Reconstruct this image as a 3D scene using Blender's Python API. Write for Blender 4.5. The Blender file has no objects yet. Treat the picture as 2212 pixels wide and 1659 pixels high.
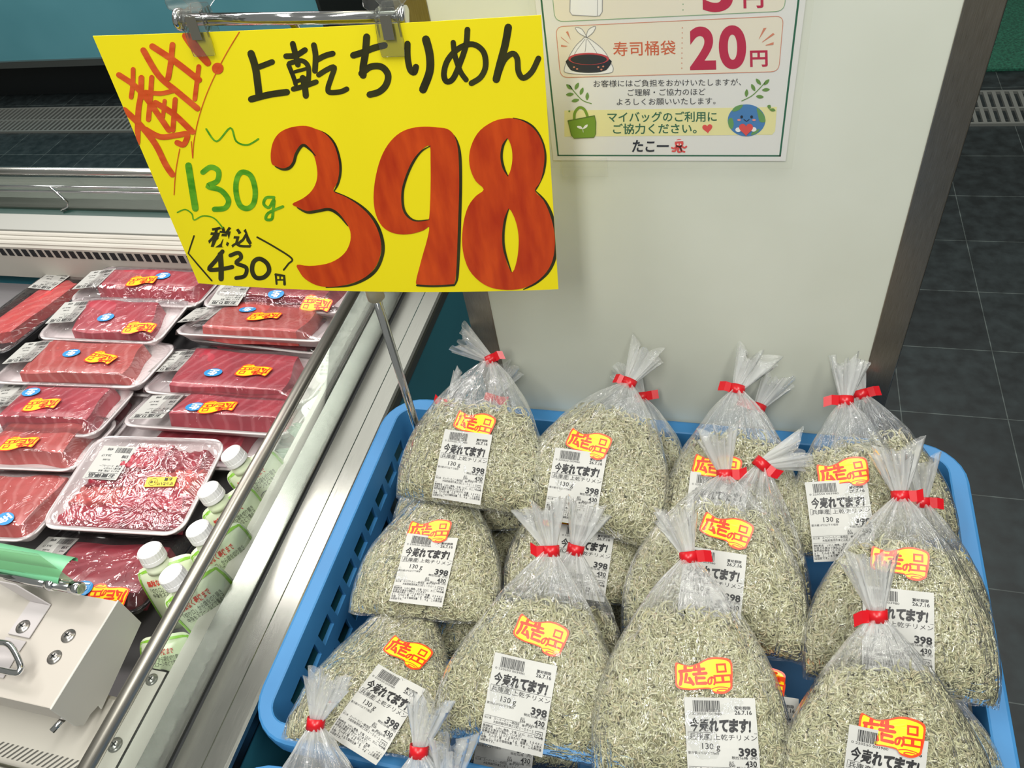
import bpy, bmesh, math, random
import numpy as np
from mathutils import Vector, Matrix

# ------------------------------------------------------------------ camera, world, lights, exposure
SC = bpy.context.scene
COL = SC.collection
EYE = 1.48                                   # lens height above the floor, metres
YAW, PITCH, ROLL, FPX = 21.92924875, 44.25044705, -11.47808075, 1692.738
ROT = Matrix.Rotation(math.radians(YAW), 3, 'Z') @ Matrix.Rotation(math.radians(PITCH), 3, 'X') @ Matrix.Rotation(math.radians(ROLL), 3, 'Z')
cam_data = bpy.data.cameras.new('camera')
cam_data.sensor_width = 36.0
cam_data.lens = FPX / 2212 * 36.0
cam_data.clip_start = 0.02
cam = bpy.data.objects.new('camera', cam_data)
COL.objects.link(cam)
cam.matrix_world = Matrix.Translation((0, 0, EYE)) @ ROT.to_4x4()
SC.camera = cam
SC.view_settings.view_transform = 'Standard'
SC.view_settings.look = 'None'
SC.view_settings.gamma = 1.0
SC.view_settings.use_curve_mapping = False
SC.view_settings.exposure = -0.18
SC.cycles.max_bounces = 10
SC.cycles.diffuse_bounces = 3
SC.cycles.glossy_bounces = 4
SC.cycles.transmission_bounces = 6
SC.cycles.transparent_max_bounces = 40
SC.cycles.caustics_reflective = False
SC.cycles.caustics_refractive = False

world = bpy.data.worlds.new('shop_air')
SC.world = world
world.use_nodes = True
world.node_tree.nodes['Background'].inputs[0].default_value = (0.95, 0.97, 0.90, 1)
world.node_tree.nodes['Background'].inputs[1].default_value = 0.27


def area(name, loc, target, sx, sy, power, color):
    li = bpy.data.lights.new(name, 'AREA')
    li.shape = 'RECTANGLE'
    li.size, li.size_y = sx, sy
    li.energy, li.color = power, color
    o = bpy.data.objects.new(name, li)
    COL.objects.link(o)
    o.location = loc
    d = Vector(target) - Vector(loc)
    o.rotation_euler = d.to_track_quat('-Z', 'Y').to_euler()
    return o


# fluorescent shop ceiling battens; last two are fill added for teal counter and ledge
for x, y, sx, sy, p in ((-1.0, 0.0, 0.26, 1.5, 24), (0.55, 0.2, 0.26, 1.5, 36), (-1.72, 1.50, 1.4, 0.22, 16), (0.9, 2.4, 0.26, 1.5, 20), (-0.2, -1.2, 0.26, 1.5, 38), (-2.9, 1.9, 0.26, 1.5, 45), (-1.75, 2.60, 1.5, 1.2, 8)):
    area('ceiling_batten_or_fill', (x, y, 2.75), (x, y, 0), sx, sy, p, (1.0, 0.985, 0.93))
# the strip lamp along the canopy of the refrigerated case (pinkish white)
area('case_strip_lamp', (-1.05, 0.88, 1.62), (-1.0, 0.62, 0.6), 1.3, 0.05, 3.4, (1.0, 0.85, 0.88))


# ------------------------------------------------------------------ rays: a pixel of the 2212 x 1659 frame meets a plane
def ray(x, y):
    return ROT @ Vector(((x - 1106) / FPX, -(y - 829.5) / FPX, -1.0))


ORG = Vector((0, 0, EYE))


def on_z(x, y, z):
    d = ray(x, y)
    return ORG + d * ((z - EYE) / d.z)


def on_y(x, y, Y):
    d = ray(x, y)
    return ORG + d * (Y / d.y)


def on_x(x, y, X):
    d = ray(x, y)
    return ORG + d * (X / d.x)


def on_plane(x, y, p, n):
    d = ray(x, y)
    return ORG + d * ((Vector(p) - ORG).dot(n) / d.dot(n))


def to_px(P):
    c = ROT.transposed() @ (Vector(P) - ORG)
    return (1106 + FPX * c.x / -c.z, 829.5 - FPX * c.y / -c.z)


# ------------------------------------------------------------------ materials
def lin(h):
    if isinstance(h, str):
        v = [int(h[i:i + 2], 16) / 255 for i in (0, 2, 4)]
    else:
        v = [c / 255 for c in h]
    return tuple(c / 12.92 if c <= 0.04045 else ((c + 0.055) / 1.055) ** 2.4 for c in v) + (1.0,)


def mat(name, color, rough=0.5, metal=0.0, spec=0.5, alpha=None, coat=0.0):
    m = bpy.data.materials.new(name)
    m.use_nodes = True
    b = m.node_tree.nodes['Principled BSDF']
    b.inputs['Base Color'].default_value = lin(color)
    b.inputs['Roughness'].default_value = rough
    b.inputs['Metallic'].default_value = metal
    b.inputs['Specular IOR Level'].default_value = spec
    b.inputs['Coat Weight'].default_value = coat
    return m


def nd(m, t, **kw):
    n = m.node_tree.nodes.new(t)
    for k, v in kw.items():
        setattr(n, k, v)
    return n


def lk(m, a, b):
    m.node_tree.links.new(a, b)


def bsdf(m):
    return m.node_tree.nodes['Principled BSDF']


def add_noise(m, scale, lo, hi, detail=4, stretch=None, rough=None, bump=0.0, bscale=None, coord='Object'):
    """colour mottling between two colours, an optional roughness range and bump"""
    tc = nd(m, 'ShaderNodeTexCoord')
    mp = nd(m, 'ShaderNodeMapping')
    mp.inputs['Scale'].default_value = stretch or (1, 1, 1)
    nz = nd(m, 'ShaderNodeTexNoise')
    nz.inputs['Scale'].default_value = scale
    nz.inputs['Detail'].default_value = detail
    lk(m, tc.outputs[coord], mp.inputs[0])
    lk(m, mp.outputs[0], nz.inputs['Vector'])
    if lo is not None:
        cr = nd(m, 'ShaderNodeValToRGB')
        cr.color_ramp.elements[0].position = 0.3
        cr.color_ramp.elements[1].position = 0.7
        cr.color_ramp.elements[0].color = lin(lo)
        cr.color_ramp.elements[1].color = lin(hi)
        lk(m, nz.outputs['Fac'], cr.inputs[0])
        lk(m, cr.outputs[0], bsdf(m).inputs['Base Color'])
    if rough:
        mr = nd(m, 'ShaderNodeMapRange')
        mr.inputs['To Min'].default_value, mr.inputs['To Max'].default_value = rough
        lk(m, nz.outputs['Fac'], mr.inputs['Value'])
        lk(m, mr.outputs[0], bsdf(m).inputs['Roughness'])
    if bump:
        bp = nd(m, 'ShaderNodeBump')
        bp.inputs['Strength'].default_value = bump
        bp.inputs['Distance'].default_value = 0.002
        if bscale:
            n2 = nd(m, 'ShaderNodeTexNoise')
            n2.inputs['Scale'].default_value = bscale
            lk(m, mp.outputs[0], n2.inputs['Vector'])
            lk(m, n2.outputs['Fac'], bp.inputs['Height'])
        else:
            lk(m, nz.outputs['Fac'], bp.inputs['Height'])
        lk(m, bp.outputs[0], bsdf(m).inputs['Normal'])
    return m


def clear(name, tint, gloss_rough, fres, extra, haze_attr=None, haze=0.0, haze_col='ffffff', wr=None, flow=False):
    """thin clear sheet: see-through + mirror by Fresnel + a little milky haze"""
    m = bpy.data.materials.new(name)
    m.use_nodes = True
    t = m.node_tree
    t.nodes.remove(t.nodes['Principled BSDF'])
    out = t.nodes['Material Output']
    tr = nd(m, 'ShaderNodeBsdfTransparent')
    tr.inputs[0].default_value = tint
    gl = nd(m, 'ShaderNodeBsdfGlossy')
    gl.inputs['Roughness'].default_value = gloss_rough
    gl.inputs['Color'].default_value = (1, 1, 1, 1)
    lw = nd(m, 'ShaderNodeLayerWeight')
    lw.inputs['Blend'].default_value = fres
    mul = nd(m, 'ShaderNodeMath', operation='MULTIPLY_ADD')
    mul.inputs[1].default_value = 0.9
    mul.inputs[2].default_value = extra
    lk(m, lw.outputs['Fresnel'], mul.inputs[0])
    mx = nd(m, 'ShaderNodeMixShader')
    lk(m, mul.outputs[0], mx.inputs[0])
    lk(m, tr.outputs[0], mx.inputs[1])
    lk(m, gl.outputs[0], mx.inputs[2])
    last = mx
    if haze or haze_attr:
        df = nd(m, 'ShaderNodeBsdfDiffuse')
        df.inputs[0].default_value = lin(haze_col)
        tl = nd(m, 'ShaderNodeBsdfTranslucent')
        tl.inputs[0].default_value = lin(haze_col)
        dm = nd(m, 'ShaderNodeMixShader')
        dm.inputs[0].default_value = 0.4
        lk(m, df.outputs[0], dm.inputs[1])
        lk(m, tl.outputs[0], dm.inputs[2])
        m2 = nd(m, 'ShaderNodeMixShader')
        if haze_attr:
            at = nd(m, 'ShaderNodeAttribute', attribute_name=haze_attr)
            lk(m, at.outputs['Fac'], m2.inputs[0])
        else:
            m2.inputs[0].default_value = haze
        lk(m, mx.outputs[0], m2.inputs[1])
        lk(m, dm.outputs[0], m2.inputs[2])
        last = m2
    if wr:
        sc, strength, st = wr
        tc = nd(m, 'ShaderNodeTexCoord')
        mp = nd(m, 'ShaderNodeMapping')
        mp.inputs['Scale'].default_value = st
        lk(m, tc.outputs['Object'], mp.inputs[0])
        n1 = nd(m, 'ShaderNodeTexNoise')
        n1.inputs['Scale'].default_value = sc
        n1.inputs['Detail'].default_value = 3
        n1.inputs['Distortion'].default_value = 1.2
        lk(m, mp.outputs[0], n1.inputs['Vector'])
        # creases: fold the noise about its middle so that ridges run through it
        s1 = nd(m, 'ShaderNodeMath', operation='SUBTRACT')
        s1.inputs[1].default_value = 0.5
        a1 = nd(m, 'ShaderNodeMath', operation='ABSOLUTE')
        lk(m, n1.outputs['Fac'], s1.inputs[0])
        lk(m, s1.outputs[0], a1.inputs[0])
        pw = nd(m, 'ShaderNodeMath', operation='POWER')
        pw.inputs[1].default_value = 0.6
        lk(m, a1.outputs[0], pw.inputs[0])
        hgt = pw.outputs[0]
        if flow:                                    # pleats that run down from the neck
            fa = nd(m, 'ShaderNodeAttribute', attribute_name='flow')
            n3 = nd(m, 'ShaderNodeTexNoise')
            n3.inputs['Scale'].default_value = 6.5
            n3.inputs['Detail'].default_value = 4
            n3.inputs['Distortion'].default_value = 0.5
            lk(m, fa.outputs['Vector'], n3.inputs['Vector'])
            s3 = nd(m, 'ShaderNodeMath', operation='MULTIPLY_ADD')
            s3.inputs[1].default_value = 1.3
            lk(m, n3.outputs['Fac'], s3.inputs[0])
            lk(m, pw.outputs[0], s3.inputs[2])
            hgt = s3.outputs[0]
        bp = nd(m, 'ShaderNodeBump')
        bp.inputs['Strength'].default_value = strength
        bp.inputs['Distance'].default_value = 0.004
        lk(m, hgt, bp.inputs['Height'])
        lk(m, bp.outputs[0], gl.inputs['Normal'])
        lk(m, bp.outputs[0], lw.inputs['Normal'])
    lk(m, last.outputs[0], out.inputs[0])
    return m


# ------------------------------------------------------------------ mesh helpers
def link(name, me, parent=None):
    o = bpy.data.objects.new(name, me)
    COL.objects.link(o)
    if parent is not None:
        o.parent = parent
        o.matrix_parent_inverse = Matrix.Identity(4)
        o.matrix_basis = parent.matrix_world.inverted()
    return o


def tag(o, label, cat, group=None, kind=None):
    if label:
        o['label'] = label
    if cat:
        o['category'] = cat
    if group:
        o['group'] = group
    if kind:
        o['kind'] = kind
    return o


def thing(name, label, cat, loc=(0, 0, 0), group=None):
    o = bpy.data.objects.new(name, None)
    o.empty_display_size = 0.05
    COL.objects.link(o)
    o.matrix_world = Matrix.Translation(loc)
    return tag(o, label, cat, group)


class MB:
    """collects shapes (world coordinates) and links them as one mesh object"""

    def __init__(self):
        self.v, self.f, self.m, self.s = [], [], [], []

    def add(self, vs, fs, mi=0, smooth=False):
        o = len(self.v)
        self.v += [tuple(p) for p in vs]
        self.f += [tuple(i + o for i in f) for f in fs]
        self.m += [mi] * len(fs)
        self.s += [smooth] * len(fs)
        return self

    def box(self, lo, hi, mi=0):
        x0, y0, z0 = lo
        x1, y1, z1 = hi
        return self.add([(x0, y0, z0), (x1, y0, z0), (x1, y1, z0), (x0, y1, z0), (x0, y0, z1), (x1, y0, z1), (x1, y1, z1), (x0, y1, z1)],
                        [(0, 3, 2, 1), (4, 5, 6, 7), (0, 1, 5, 4), (1, 2, 6, 5), (2, 3, 7, 6), (3, 0, 4, 7)], mi)

    def prism(self, base, off, mi=0):
        """polygon (list of points) swept by a vector"""
        n = len(base)
        off = Vector(off)
        vs = [Vector(p) for p in base] + [Vector(p) + off for p in base]
        fs = [tuple(range(n))[::-1], tuple(range(n, 2 * n))] + [(i, (i + 1) % n, n + (i + 1) % n, n + i) for i in range(n)]
        return self.add(vs, fs, mi)

    def tube(self, path, r, seg=12, mi=0, cap=True, flat=None):
        path = [Vector(p) for p in path]
        n = len(path)
        vs, fs = [], []
        t0 = (path[1] - path[0]).normalized()
        ref = Vector((0, 0, 1)) if abs(t0.z) < 0.9 else Vector((1, 0, 0))
        a = t0.cross(ref).normalized()
        for i, p in enumerate(path):
            t = (path[min(i + 1, n - 1)] - path[max(i - 1, 0)]).normalized()
            a = (a - t * a.dot(t)).normalized()
            b = t.cross(a)
            rr = r[i] if isinstance(r, (list, tuple)) else r
            for k in range(seg):
                th = 2 * math.pi * k / seg
                vs.append(p + (a * math.cos(th) + b * math.sin(th)) * rr)
        for i in range(n - 1):
            for k in range(seg):
                k2 = (k + 1) % seg
                fs.append((i * seg + k, i * seg + k2, (i + 1) * seg + k2, (i + 1) * seg + k))
        self.add(vs, fs, mi, True)
        if cap:
            self.add(vs[:seg], [tuple(range(seg))[::-1]], mi)
            self.add(vs[-seg:], [tuple(range(seg))], mi)
        return self

    def lathe(self, c, axis, prof, seg=24, mi=0, smooth=True):
        c, ax = Vector(c), Vector(axis).normalized()
        a = ax.cross(Vector((0.31, 0.2, 0.93)) if abs(ax.x) < 0.9 else Vector((0, 1, 0.2))).normalized()
        b = ax.cross(a)
        vs = []
        for r, h in prof:
            for k in range(seg):
                th = 2 * math.pi * k / seg
                vs.append(c + ax * h + (a * math.cos(th) + b * math.sin(th)) * r)
        fs = []
        for i in range(len(prof) - 1):
            for k in range(seg):
                k2 = (k + 1) % seg
                fs.append((i * seg + k, i * seg + k2, (i + 1) * seg + k2, (i + 1) * seg + k))
        self.add(vs, fs, mi, smooth)
        n = (len(prof) - 1) * seg
        self.add([vs[i] for i in range(seg)], [tuple(range(seg))[::-1]], mi)
        self.add([vs[n + i] for i in range(seg)], [tuple(range(seg))], mi)
        return self

    def build(self, name, mats, parent=None, bevel=0.0, seg=2, weld=True, angle=40):
        me = bpy.data.meshes.new(name)
        me.from_pydata(self.v, [], self.f)
        if not isinstance(mats, (list, tuple)):
            mats = [mats]
        for m in mats:
            me.materials.append(m)
        me.polygons.foreach_set('material_index', self.m)
        me.polygons.foreach_set('use_smooth', self.s)
        me.update()
        if weld:
            bm = bmesh.new()
            bm.from_mesh(me)
            bmesh.ops.remove_doubles(bm, verts=bm.verts, dist=1e-6)
            bmesh.ops.recalc_face_normals(bm, faces=bm.faces)
            if bevel:
                es = [e for e in bm.edges if len(e.link_faces) == 2 and e.calc_face_angle(0) > math.radians(angle)]
                bmesh.ops.bevel(bm, geom=es, offset=bevel, segments=seg, profile=0.6, affect='EDGES', clamp_overlap=True)
            bm.to_mesh(me)
            bm.free()
        o = link(name, me, parent)
        return o


def np_mesh(name, V, F, mats, mi=None, smooth=True, parent=None, attr=None, flow=None):
    """V (n,3) array, F (m,k) array or list of arrays with the same k"""
    me = bpy.data.meshes.new(name)
    V = np.ascontiguousarray(V, dtype=np.float32)
    F = np.ascontiguousarray(F, dtype=np.int32)
    k = F.shape[1]
    me.vertices.add(len(V))
    me.vertices.foreach_set('co', V.ravel())
    me.loops.add(F.size)
    me.loops.foreach_set('vertex_index', F.ravel())
    me.polygons.add(len(F))
    me.polygons.foreach_set('loop_start', np.arange(0, F.size, k, dtype=np.int32))
    for m in mats if isinstance(mats, (list, tuple)) else [mats]:
        me.materials.append(m)
    if mi is not None:
        me.polygons.foreach_set('material_index', np.asarray(mi, dtype=np.int32))
    me.polygons.foreach_set('use_smooth', np.full(len(F), smooth, dtype=bool))
    if attr:
        for an, av in attr.items():
            at = me.attributes.new(an, 'FLOAT', 'POINT')
            at.data.foreach_set('value', np.asarray(av, dtype=np.float32))
    if flow is not None:
        at = me.attributes.new('flow', 'FLOAT_VECTOR', 'POINT')
        at.data.foreach_set('vector', np.ascontiguousarray(flow, dtype=np.float32).ravel())
    me.update(calc_edges=True)
    me.validate()
    return link(name, me, parent)


# ------------------------------------------------------------------ flat artwork: text, ribbons, filled shapes (2-D)
_TXT = {}


def text2d(body, size=1.0, bold=0.0, width=None, space=1.0, res=2):
    """outline letters -> (V (n,2), list of faces); origin at the left end of the base line"""
    key = (body, bold, space, res)
    if key not in _TXT:
        cu = bpy.data.curves.new('lettering', 'FONT')
        cu.body = body
        cu.size = 1.0
        cu.resolution_u = res
        cu.offset = bold
        cu.space_character = space
        ob = bpy.data.objects.new('lettering', cu)
        COL.objects.link(ob)
        dg = bpy.context.evaluated_depsgraph_get()
        me = bpy.data.meshes.new_from_object(ob.evaluated_get(dg))
        V = np.array([v.co[:2] for v in me.vertices], dtype=float).reshape(-1, 2)
        F = [tuple(p.vertices) for p in me.polygons]
        bpy.data.objects.remove(ob)
        bpy.data.curves.remove(cu)
        bpy.data.meshes.remove(me)
        if len(V):
            V[:, 0] -= V[:, 0].min()
        _TXT[key] = (V, F)
    V, F = _TXT[key]
    V = V * size
    if width and len(V) and V[:, 0].max() > 0:
        V = V * np.array([width / V[:, 0].max(), 1.0])
    return V, F


def refine(V, F, M, times):
    """split every face into small triangles so that flat artwork can bend with the bag"""
    tri, tm = [], []
    for f, m in zip(F, M):
        for k in range(1, len(f) - 1):
            tri.append((f[0], f[k], f[k + 1]))
            tm.append(m)
    V = [np.array(v) for v in V]
    for _ in range(times):
        mid = {}
        out, om = [], []
        for t, m in zip(tri, tm):
            e = []
            for i, j in ((0, 1), (1, 2), (2, 0)):
                key = (min(t[i], t[j]), max(t[i], t[j]))
                if key not in mid:
                    mid[key] = len(V)
                    V.append((V[key[0]] + V[key[1]]) / 2)
                e.append(mid[key])
            out += [(t[0], e[0], e[2]), (e[0], t[1], e[1]), (e[2], e[1], t[2]), tuple(e)]
            om += [m] * 4
        tri, tm = out, om
    return np.array(V), tri, tm


class Art:
    """layers of flat coloured shapes in 2-D; laid on a surface by a function (x, y, layer) -> point"""

    def __init__(self):
        self.V, self.F, self.M = [], [], []
        self.n = 0

    def put(self, V, F, mi, layer=1):
        V = np.asarray(V, dtype=float)
        if len(V) == 0:
            return
        self.V.append(np.c_[V, np.full(len(V), layer, float)])
        self.F += [tuple(i + self.n for i in f) for f in F]
        self.M += [mi] * len(F)
        self.n += len(V)

    def text(self, x, y, body, size, mi, layer=2, bold=0.0, width=None, align='L', rot=0.0, space=1.0, shear=0.0, res=2):
        V, F = text2d(body, size, bold, width, space, res)
        V = V.copy()
        if len(V) == 0:
            return
        if shear:
            V[:, 0] += V[:, 1] * shear
        w = V[:, 0].max()
        V[:, 0] -= {'L': 0, 'C': w / 2, 'R': w}[align]
        if rot:
            c, s = math.cos(rot), math.sin(rot)
            V = V @ np.array([[c, s], [-s, c]])
        self.put(V + np.array([x, y]), F, mi, layer)

    def rect(self, x0, y0, x1, y1, mi, layer=1, nx=1, ny=1):
        xs, ys = np.linspace(x0, x1, nx + 1), np.linspace(y0, y1, ny + 1)
        V = [(x, y) for y in ys for x in xs]
        F = [(j * (nx + 1) + i, j * (nx + 1) + i + 1, (j + 1) * (nx + 1) + i + 1, (j + 1) * (nx + 1) + i) for j in range(ny) for i in range(nx)]
        self.put(V, F, mi, layer)

    def line(self, pts, w, mi, layer=2, closed=False, smooth=True, taper=None, sub=5, capn=5):
        P = [np.array(p, float) for p in pts]
        if smooth and len(P) > 2:
            P = catmull(P, closed, sub)
        elif closed:
            P = P + [P[0]]
        n = len(P)
        T = []
        for i in range(n):
            if closed:
                d = P[(i + 1) % (n - 1)] - P[(i - 1) % (n - 1)]
            else:
                d = P[min(i + 1, n - 1)] - P[max(i - 1, 0)]
            T.append(d / (np.linalg.norm(d) + 1e-12))
        L, R = [], []
        for i in range(n):
            q = i / (n - 1)
            ww = w if taper is None else w * np.interp(q, np.linspace(0, 1, len(taper)), taper)
            nn = np.array([-T[i][1], T[i][0]]) * ww / 2
            L.append(P[i] + nn)
            R.append(P[i] - nn)
        V = L + R
        F = [(i, n + i, n + i + 1, i + 1) for i in range(n - 1)]
        self.put(V, F, mi, layer)
        if not closed and capn:
            for e, sg in ((0, -1), (n - 1, 1)):
                ww = w if taper is None else w * taper[0 if e == 0 else -1]
                a0 = math.atan2(T[e][1] * sg, T[e][0] * sg) - math.pi / 2
                V = [P[e] + np.array([math.cos(a0 + math.pi * k / capn), math.sin(a0 + math.pi * k / capn)]) * ww / 2 for k in range(capn + 1)]
                self.put(V, [tuple(range(capn + 1))], mi, layer)

    def poly(self, outer, mi, layer=1, holes=(), smooth=True, sub=4, fine=0):
        cu = bpy.data.curves.new('shape', 'CURVE')
        cu.dimensions = '2D'
        cu.fill_mode = 'BOTH'
        sc = 1.0
        for ring in [outer] + list(holes):
            P = [np.array(p, float) for p in ring]
            if smooth:
                P = catmull(P, True, sub)[:-1]
            sp = cu.splines.new('POLY')
            sp.points.add(len(P) - 1)
            for i, p in enumerate(P):
                sp.points[i].co = (p[0] * sc, p[1] * sc, 0, 1)
            sp.use_cyclic_u = True
        ob = bpy.data.objects.new('shape', cu)
        COL.objects.link(ob)
        dg = bpy.context.evaluated_depsgraph_get()
        me = bpy.data.meshes.new_from_object(ob.evaluated_get(dg))
        V = [v.co[:2] for v in me.vertices]
        F = [tuple(p.vertices) for p in me.polygons]
        bpy.data.objects.remove(ob)
        bpy.data.curves.remove(cu)
        bpy.data.meshes.remove(me)
        if fine:
            V, F, _ = refine(np.array(V), F, [0] * len(F), fine)
        self.put(V, F, mi, layer)

    def oval(self, x, y, rx, ry, mi, layer=1, n=28, rot=0.0):
        c, s = math.cos(rot), math.sin(rot)
        V = []
        for k in range(n):
            a, b = rx * math.cos(2 * math.pi * k / n), ry * math.sin(2 * math.pi * k / n)
            V.append((x + a * c - b * s, y + a * s + b * c))
        self.put(V, [tuple(range(n))], mi, layer)

    def arrays(self):
        return np.vstack(self.V), self.F, self.M

    def lay(self, name, fn, mats, parent=None):
        """fn maps the (n,3) array (x, y, layer) to (n,3) world points"""
        V, F, M = self.arrays()
        W = fn(V)
        me = bpy.data.meshes.new(name)
        me.from_pydata([tuple(p) for p in W], [], F)
        for m in mats:
            me.materials.append(m)
        me.polygons.foreach_set('material_index', M)
        me.update()
        return link(name, me, parent)


def catmull(P, closed=False, sub=5):
    n = len(P)
    out = []
    rng = range(n) if closed else range(n - 1)
    for i in rng:
        if closed:
            p0, p1, p2, p3 = P[i - 1], P[i], P[(i + 1) % n], P[(i + 2) % n]
        else:
            p0, p1, p2, p3 = P[max(i - 1, 0)], P[i], P[i + 1], P[min(i + 2, n - 1)]
        for k in range(sub):
            t = k / sub
            out.append(0.5 * (2 * p1 + (p2 - p0) * t + (2 * p0 - 5 * p1 + 4 * p2 - p3) * t * t + (3 * p1 - p0 - 3 * p2 + p3) * t ** 3))
    out.append(P[0] if closed else P[-1])
    return out


# ------------------------------------------------------------------ shared materials
WHITE_PAPER = mat('white paper', 'bcbcb7', 0.45)
INK = mat('black ink', '16171a', 0.5)
RED_TAPE = mat('red tape', 'c4121e', 0.3)
STEEL = add_noise(mat('brushed steel', 'a4a59e', 0.2, 1.0), 60, '9fa099', 'a8a9a2', 3, (40, 0.6, 40), (0.16, 0.23))
STEEL_X = add_noise(mat('brushed steel crosswise', '9c9d97', 0.3, 1.0), 60, '989992', 'a2a39c', 3, (0.6, 40, 40), (0.26, 0.34))
STEEL_Z = add_noise(mat('brushed steel upright', '9a9284', 0.3, 0.88), 60, '8d8577', 'a39b8d', 3, (40, 40, 1), (0.24, 0.36))
CHROME = mat('chrome', 'd9dadb', 0.08, 1.0)
DARK_GAP = mat('dark rubber', '14181a', 0.6)
GLASS = clear('sheet glass', (0.93, 0.97, 0.95, 1), 0.01, 0.12, 0.01)


def wm(o):
    m = o.matrix_basis.copy()
    while o.parent:
        o = o.parent
        m = o.matrix_basis @ m
    return m


def link(name, me, parent=None):          # world-space meshes stay in place under their parent
    o = bpy.data.objects.new(name, me)
    COL.objects.link(o)
    if parent is not None:
        o.parent = parent
        o.matrix_basis = wm(parent).inverted()
    return o


ROTN = np.array([list(r) for r in ROT])


def np_ray(px, py):
    d = np.stack([(px - 1106) / FPX, -(py - 829.5) / FPX, -np.ones_like(px)], 1)
    return d @ ROTN.T


def np_hit(px, py, p, n):
    """rays through pixels hit the plane through p with normal n (n may vary per point through the offset)"""
    d = np_ray(np.asarray(px, float), np.asarray(py, float))
    o = np.array([0, 0, EYE])
    t = ((np.asarray(p) - o) @ np.asarray(n)) / (d @ np.asarray(n))
    return o + d * t[:, None]


# ================================================================== THE SETTING
YB = 0.6475                                       # front face of the upright board
floor_m = mat('dark slate tile', '22282a', 0.42)
tc = nd(floor_m, 'ShaderNodeTexCoord')
mp = nd(floor_m, 'ShaderNodeMapping')
mp.inputs['Location'].default_value = (-0.1798, -0.0190, 0)
br = nd(floor_m, 'ShaderNodeTexBrick')
br.offset = 0.0
br.inputs['Scale'].default_value = 1.0
br.inputs['Brick Width'].default_value = 0.222
br.inputs['Row Height'].default_value = 0.222
br.inputs['Mortar Size'].default_value = 0.0012
br.inputs['Mortar Smooth'].default_value = 0.3
br.inputs['Color1'].default_value = lin('1f2628')
br.inputs['Color2'].default_value = lin('171d1f')
br.inputs['Mortar'].default_value = lin('4d5352')
lk(floor_m, tc.outputs['Object'], mp.inputs[0])
lk(floor_m, mp.outputs[0], br.inputs['Vector'])
nz = nd(floor_m, 'ShaderNodeTexNoise')
nz.inputs['Scale'].default_value = 26
nz.inputs['Detail'].default_value = 8
lk(floor_m, tc.outputs['Object'], nz.inputs['Vector'])
cr = nd(floor_m, 'ShaderNodeValToRGB')
cr.color_ramp.elements[0].position, cr.color_ramp.elements[1].position = 0.36, 0.72
cr.color_ramp.elements[0].color = (0.55, 0.6, 0.6, 1)
cr.color_ramp.elements[1].color = (1.9, 2.0, 1.95, 1)
lk(floor_m, nz.outputs['Fac'], cr.inputs[0])
mx = nd(floor_m, 'ShaderNodeMix', data_type='RGBA', blend_type='MULTIPLY')
mx.inputs['Factor'].default_value = 0.8
lk(floor_m, br.outputs['Color'], mx.inputs['A'])
lk(floor_m, cr.outputs[0], mx.inputs['B'])
lk(floor_m, mx.outputs['Result'], bsdf(floor_m).inputs['Base Color'])
mr = nd(floor_m, 'ShaderNodeMapRange')
mr.inputs['To Min'].default_value, mr.inputs['To Max'].default_value = 0.3, 0.6
lk(floor_m, nz.outputs['Fac'], mr.inputs['Value'])
lk(floor_m, mr.outputs[0], bsdf(floor_m).inputs['Roughness'])
fl = MB()
fl.box((-5, -2, -0.05), (4, 6, 0)).build('floor', floor_m)['kind'] = 'structure'
WALLM = mat('shop wall paint', '9fa09a', 0.6)
for nm_, lo_, hi_ in (('wall_back', (-5.1, 6.0, 0), (4.1, 6.1, 2.9)), ('wall_left', (-5.1, -2, 0), (-5.0, 6.0, 2.9)), ('wall_right', (4.0, -2, 0), (4.1, 6.0, 2.9))):
    w_ = MB()
    w_.box(lo_, hi_)
    w_.build(nm_, WALLM)['kind'] = 'structure'

# drain grate running across the shop, and the green mat behind it
gm = mat('grate steel', '9a9d98', 0.4, 0.6)
g = MB()
for y0, y1 in ((2.642, 2.652), (2.856, 2.866), (2.742, 2.750)):
    g.box((-4.6, y0, 0.0), (2.4, y1, 0.010))
x = -4.6
while x < 2.4:
    g.box((x, 2.65, 0.0), (x + 0.012, 2.858, 0.009))
    x += 0.0265
tag(g.build('drain_grate', gm, weld=False), 'long slotted steel drain grate set in the dark tiled floor', 'grate')
mm = add_noise(mat('green mat pile', '1d5a45', 0.95), 140, '123d30', '2a7058', 6, bump=0.6, bscale=500)
mb = MB()
mb.box((0.70, 3.02, 0.0), (3.2, 5.4, 0.012))
mat_o = mb.build('floor_mat', mm, bevel=0.003)
tag(mat_o, 'green carpet mat on the dark floor beyond the drain grate', 'mat')

# ------------------------------------------------------------------ the far case with the teal side
TEAL = add_noise(mat('teal panel', '32798a', 0.35), 3, '307586', '377f8f', 2)
fc = thing('teal_counter', 'teal panelled counter across the aisle at top left', 'counter', (-3.2, 3.3, 0))
b = MB()
b.box((-4.95, 2.92, 0.20), (-1.665, 3.6, 1.15))
b.build('body', add_noise(mat('lit teal panel', '5f9fac', 0.35), 3, '5b9ba8', '65a5b2', 2), fc, bevel=0.004)  # the case's teal, lightened in colour to look better lit
b = MB()
b.box((-1.668, 2.915, 0.19), (-1.655, 3.62, 1.16))
b.build('end_panel', mat('end panel black', '262c2b', 0.5), fc)
b = MB()
b.box((-4.95, 2.905, 0.185), (-1.66, 2.93, 0.215))
b.build('bottom_trim', mat('trim alloy', '8f9391', 0.35, 0.9), fc)
b = MB()
b.box((-4.95, 3.02, 0.0), (-1.70, 3.6, 0.185))
b.build('toe_kick', mat('toe kick', '1a1f21', 0.5), fc)

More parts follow.
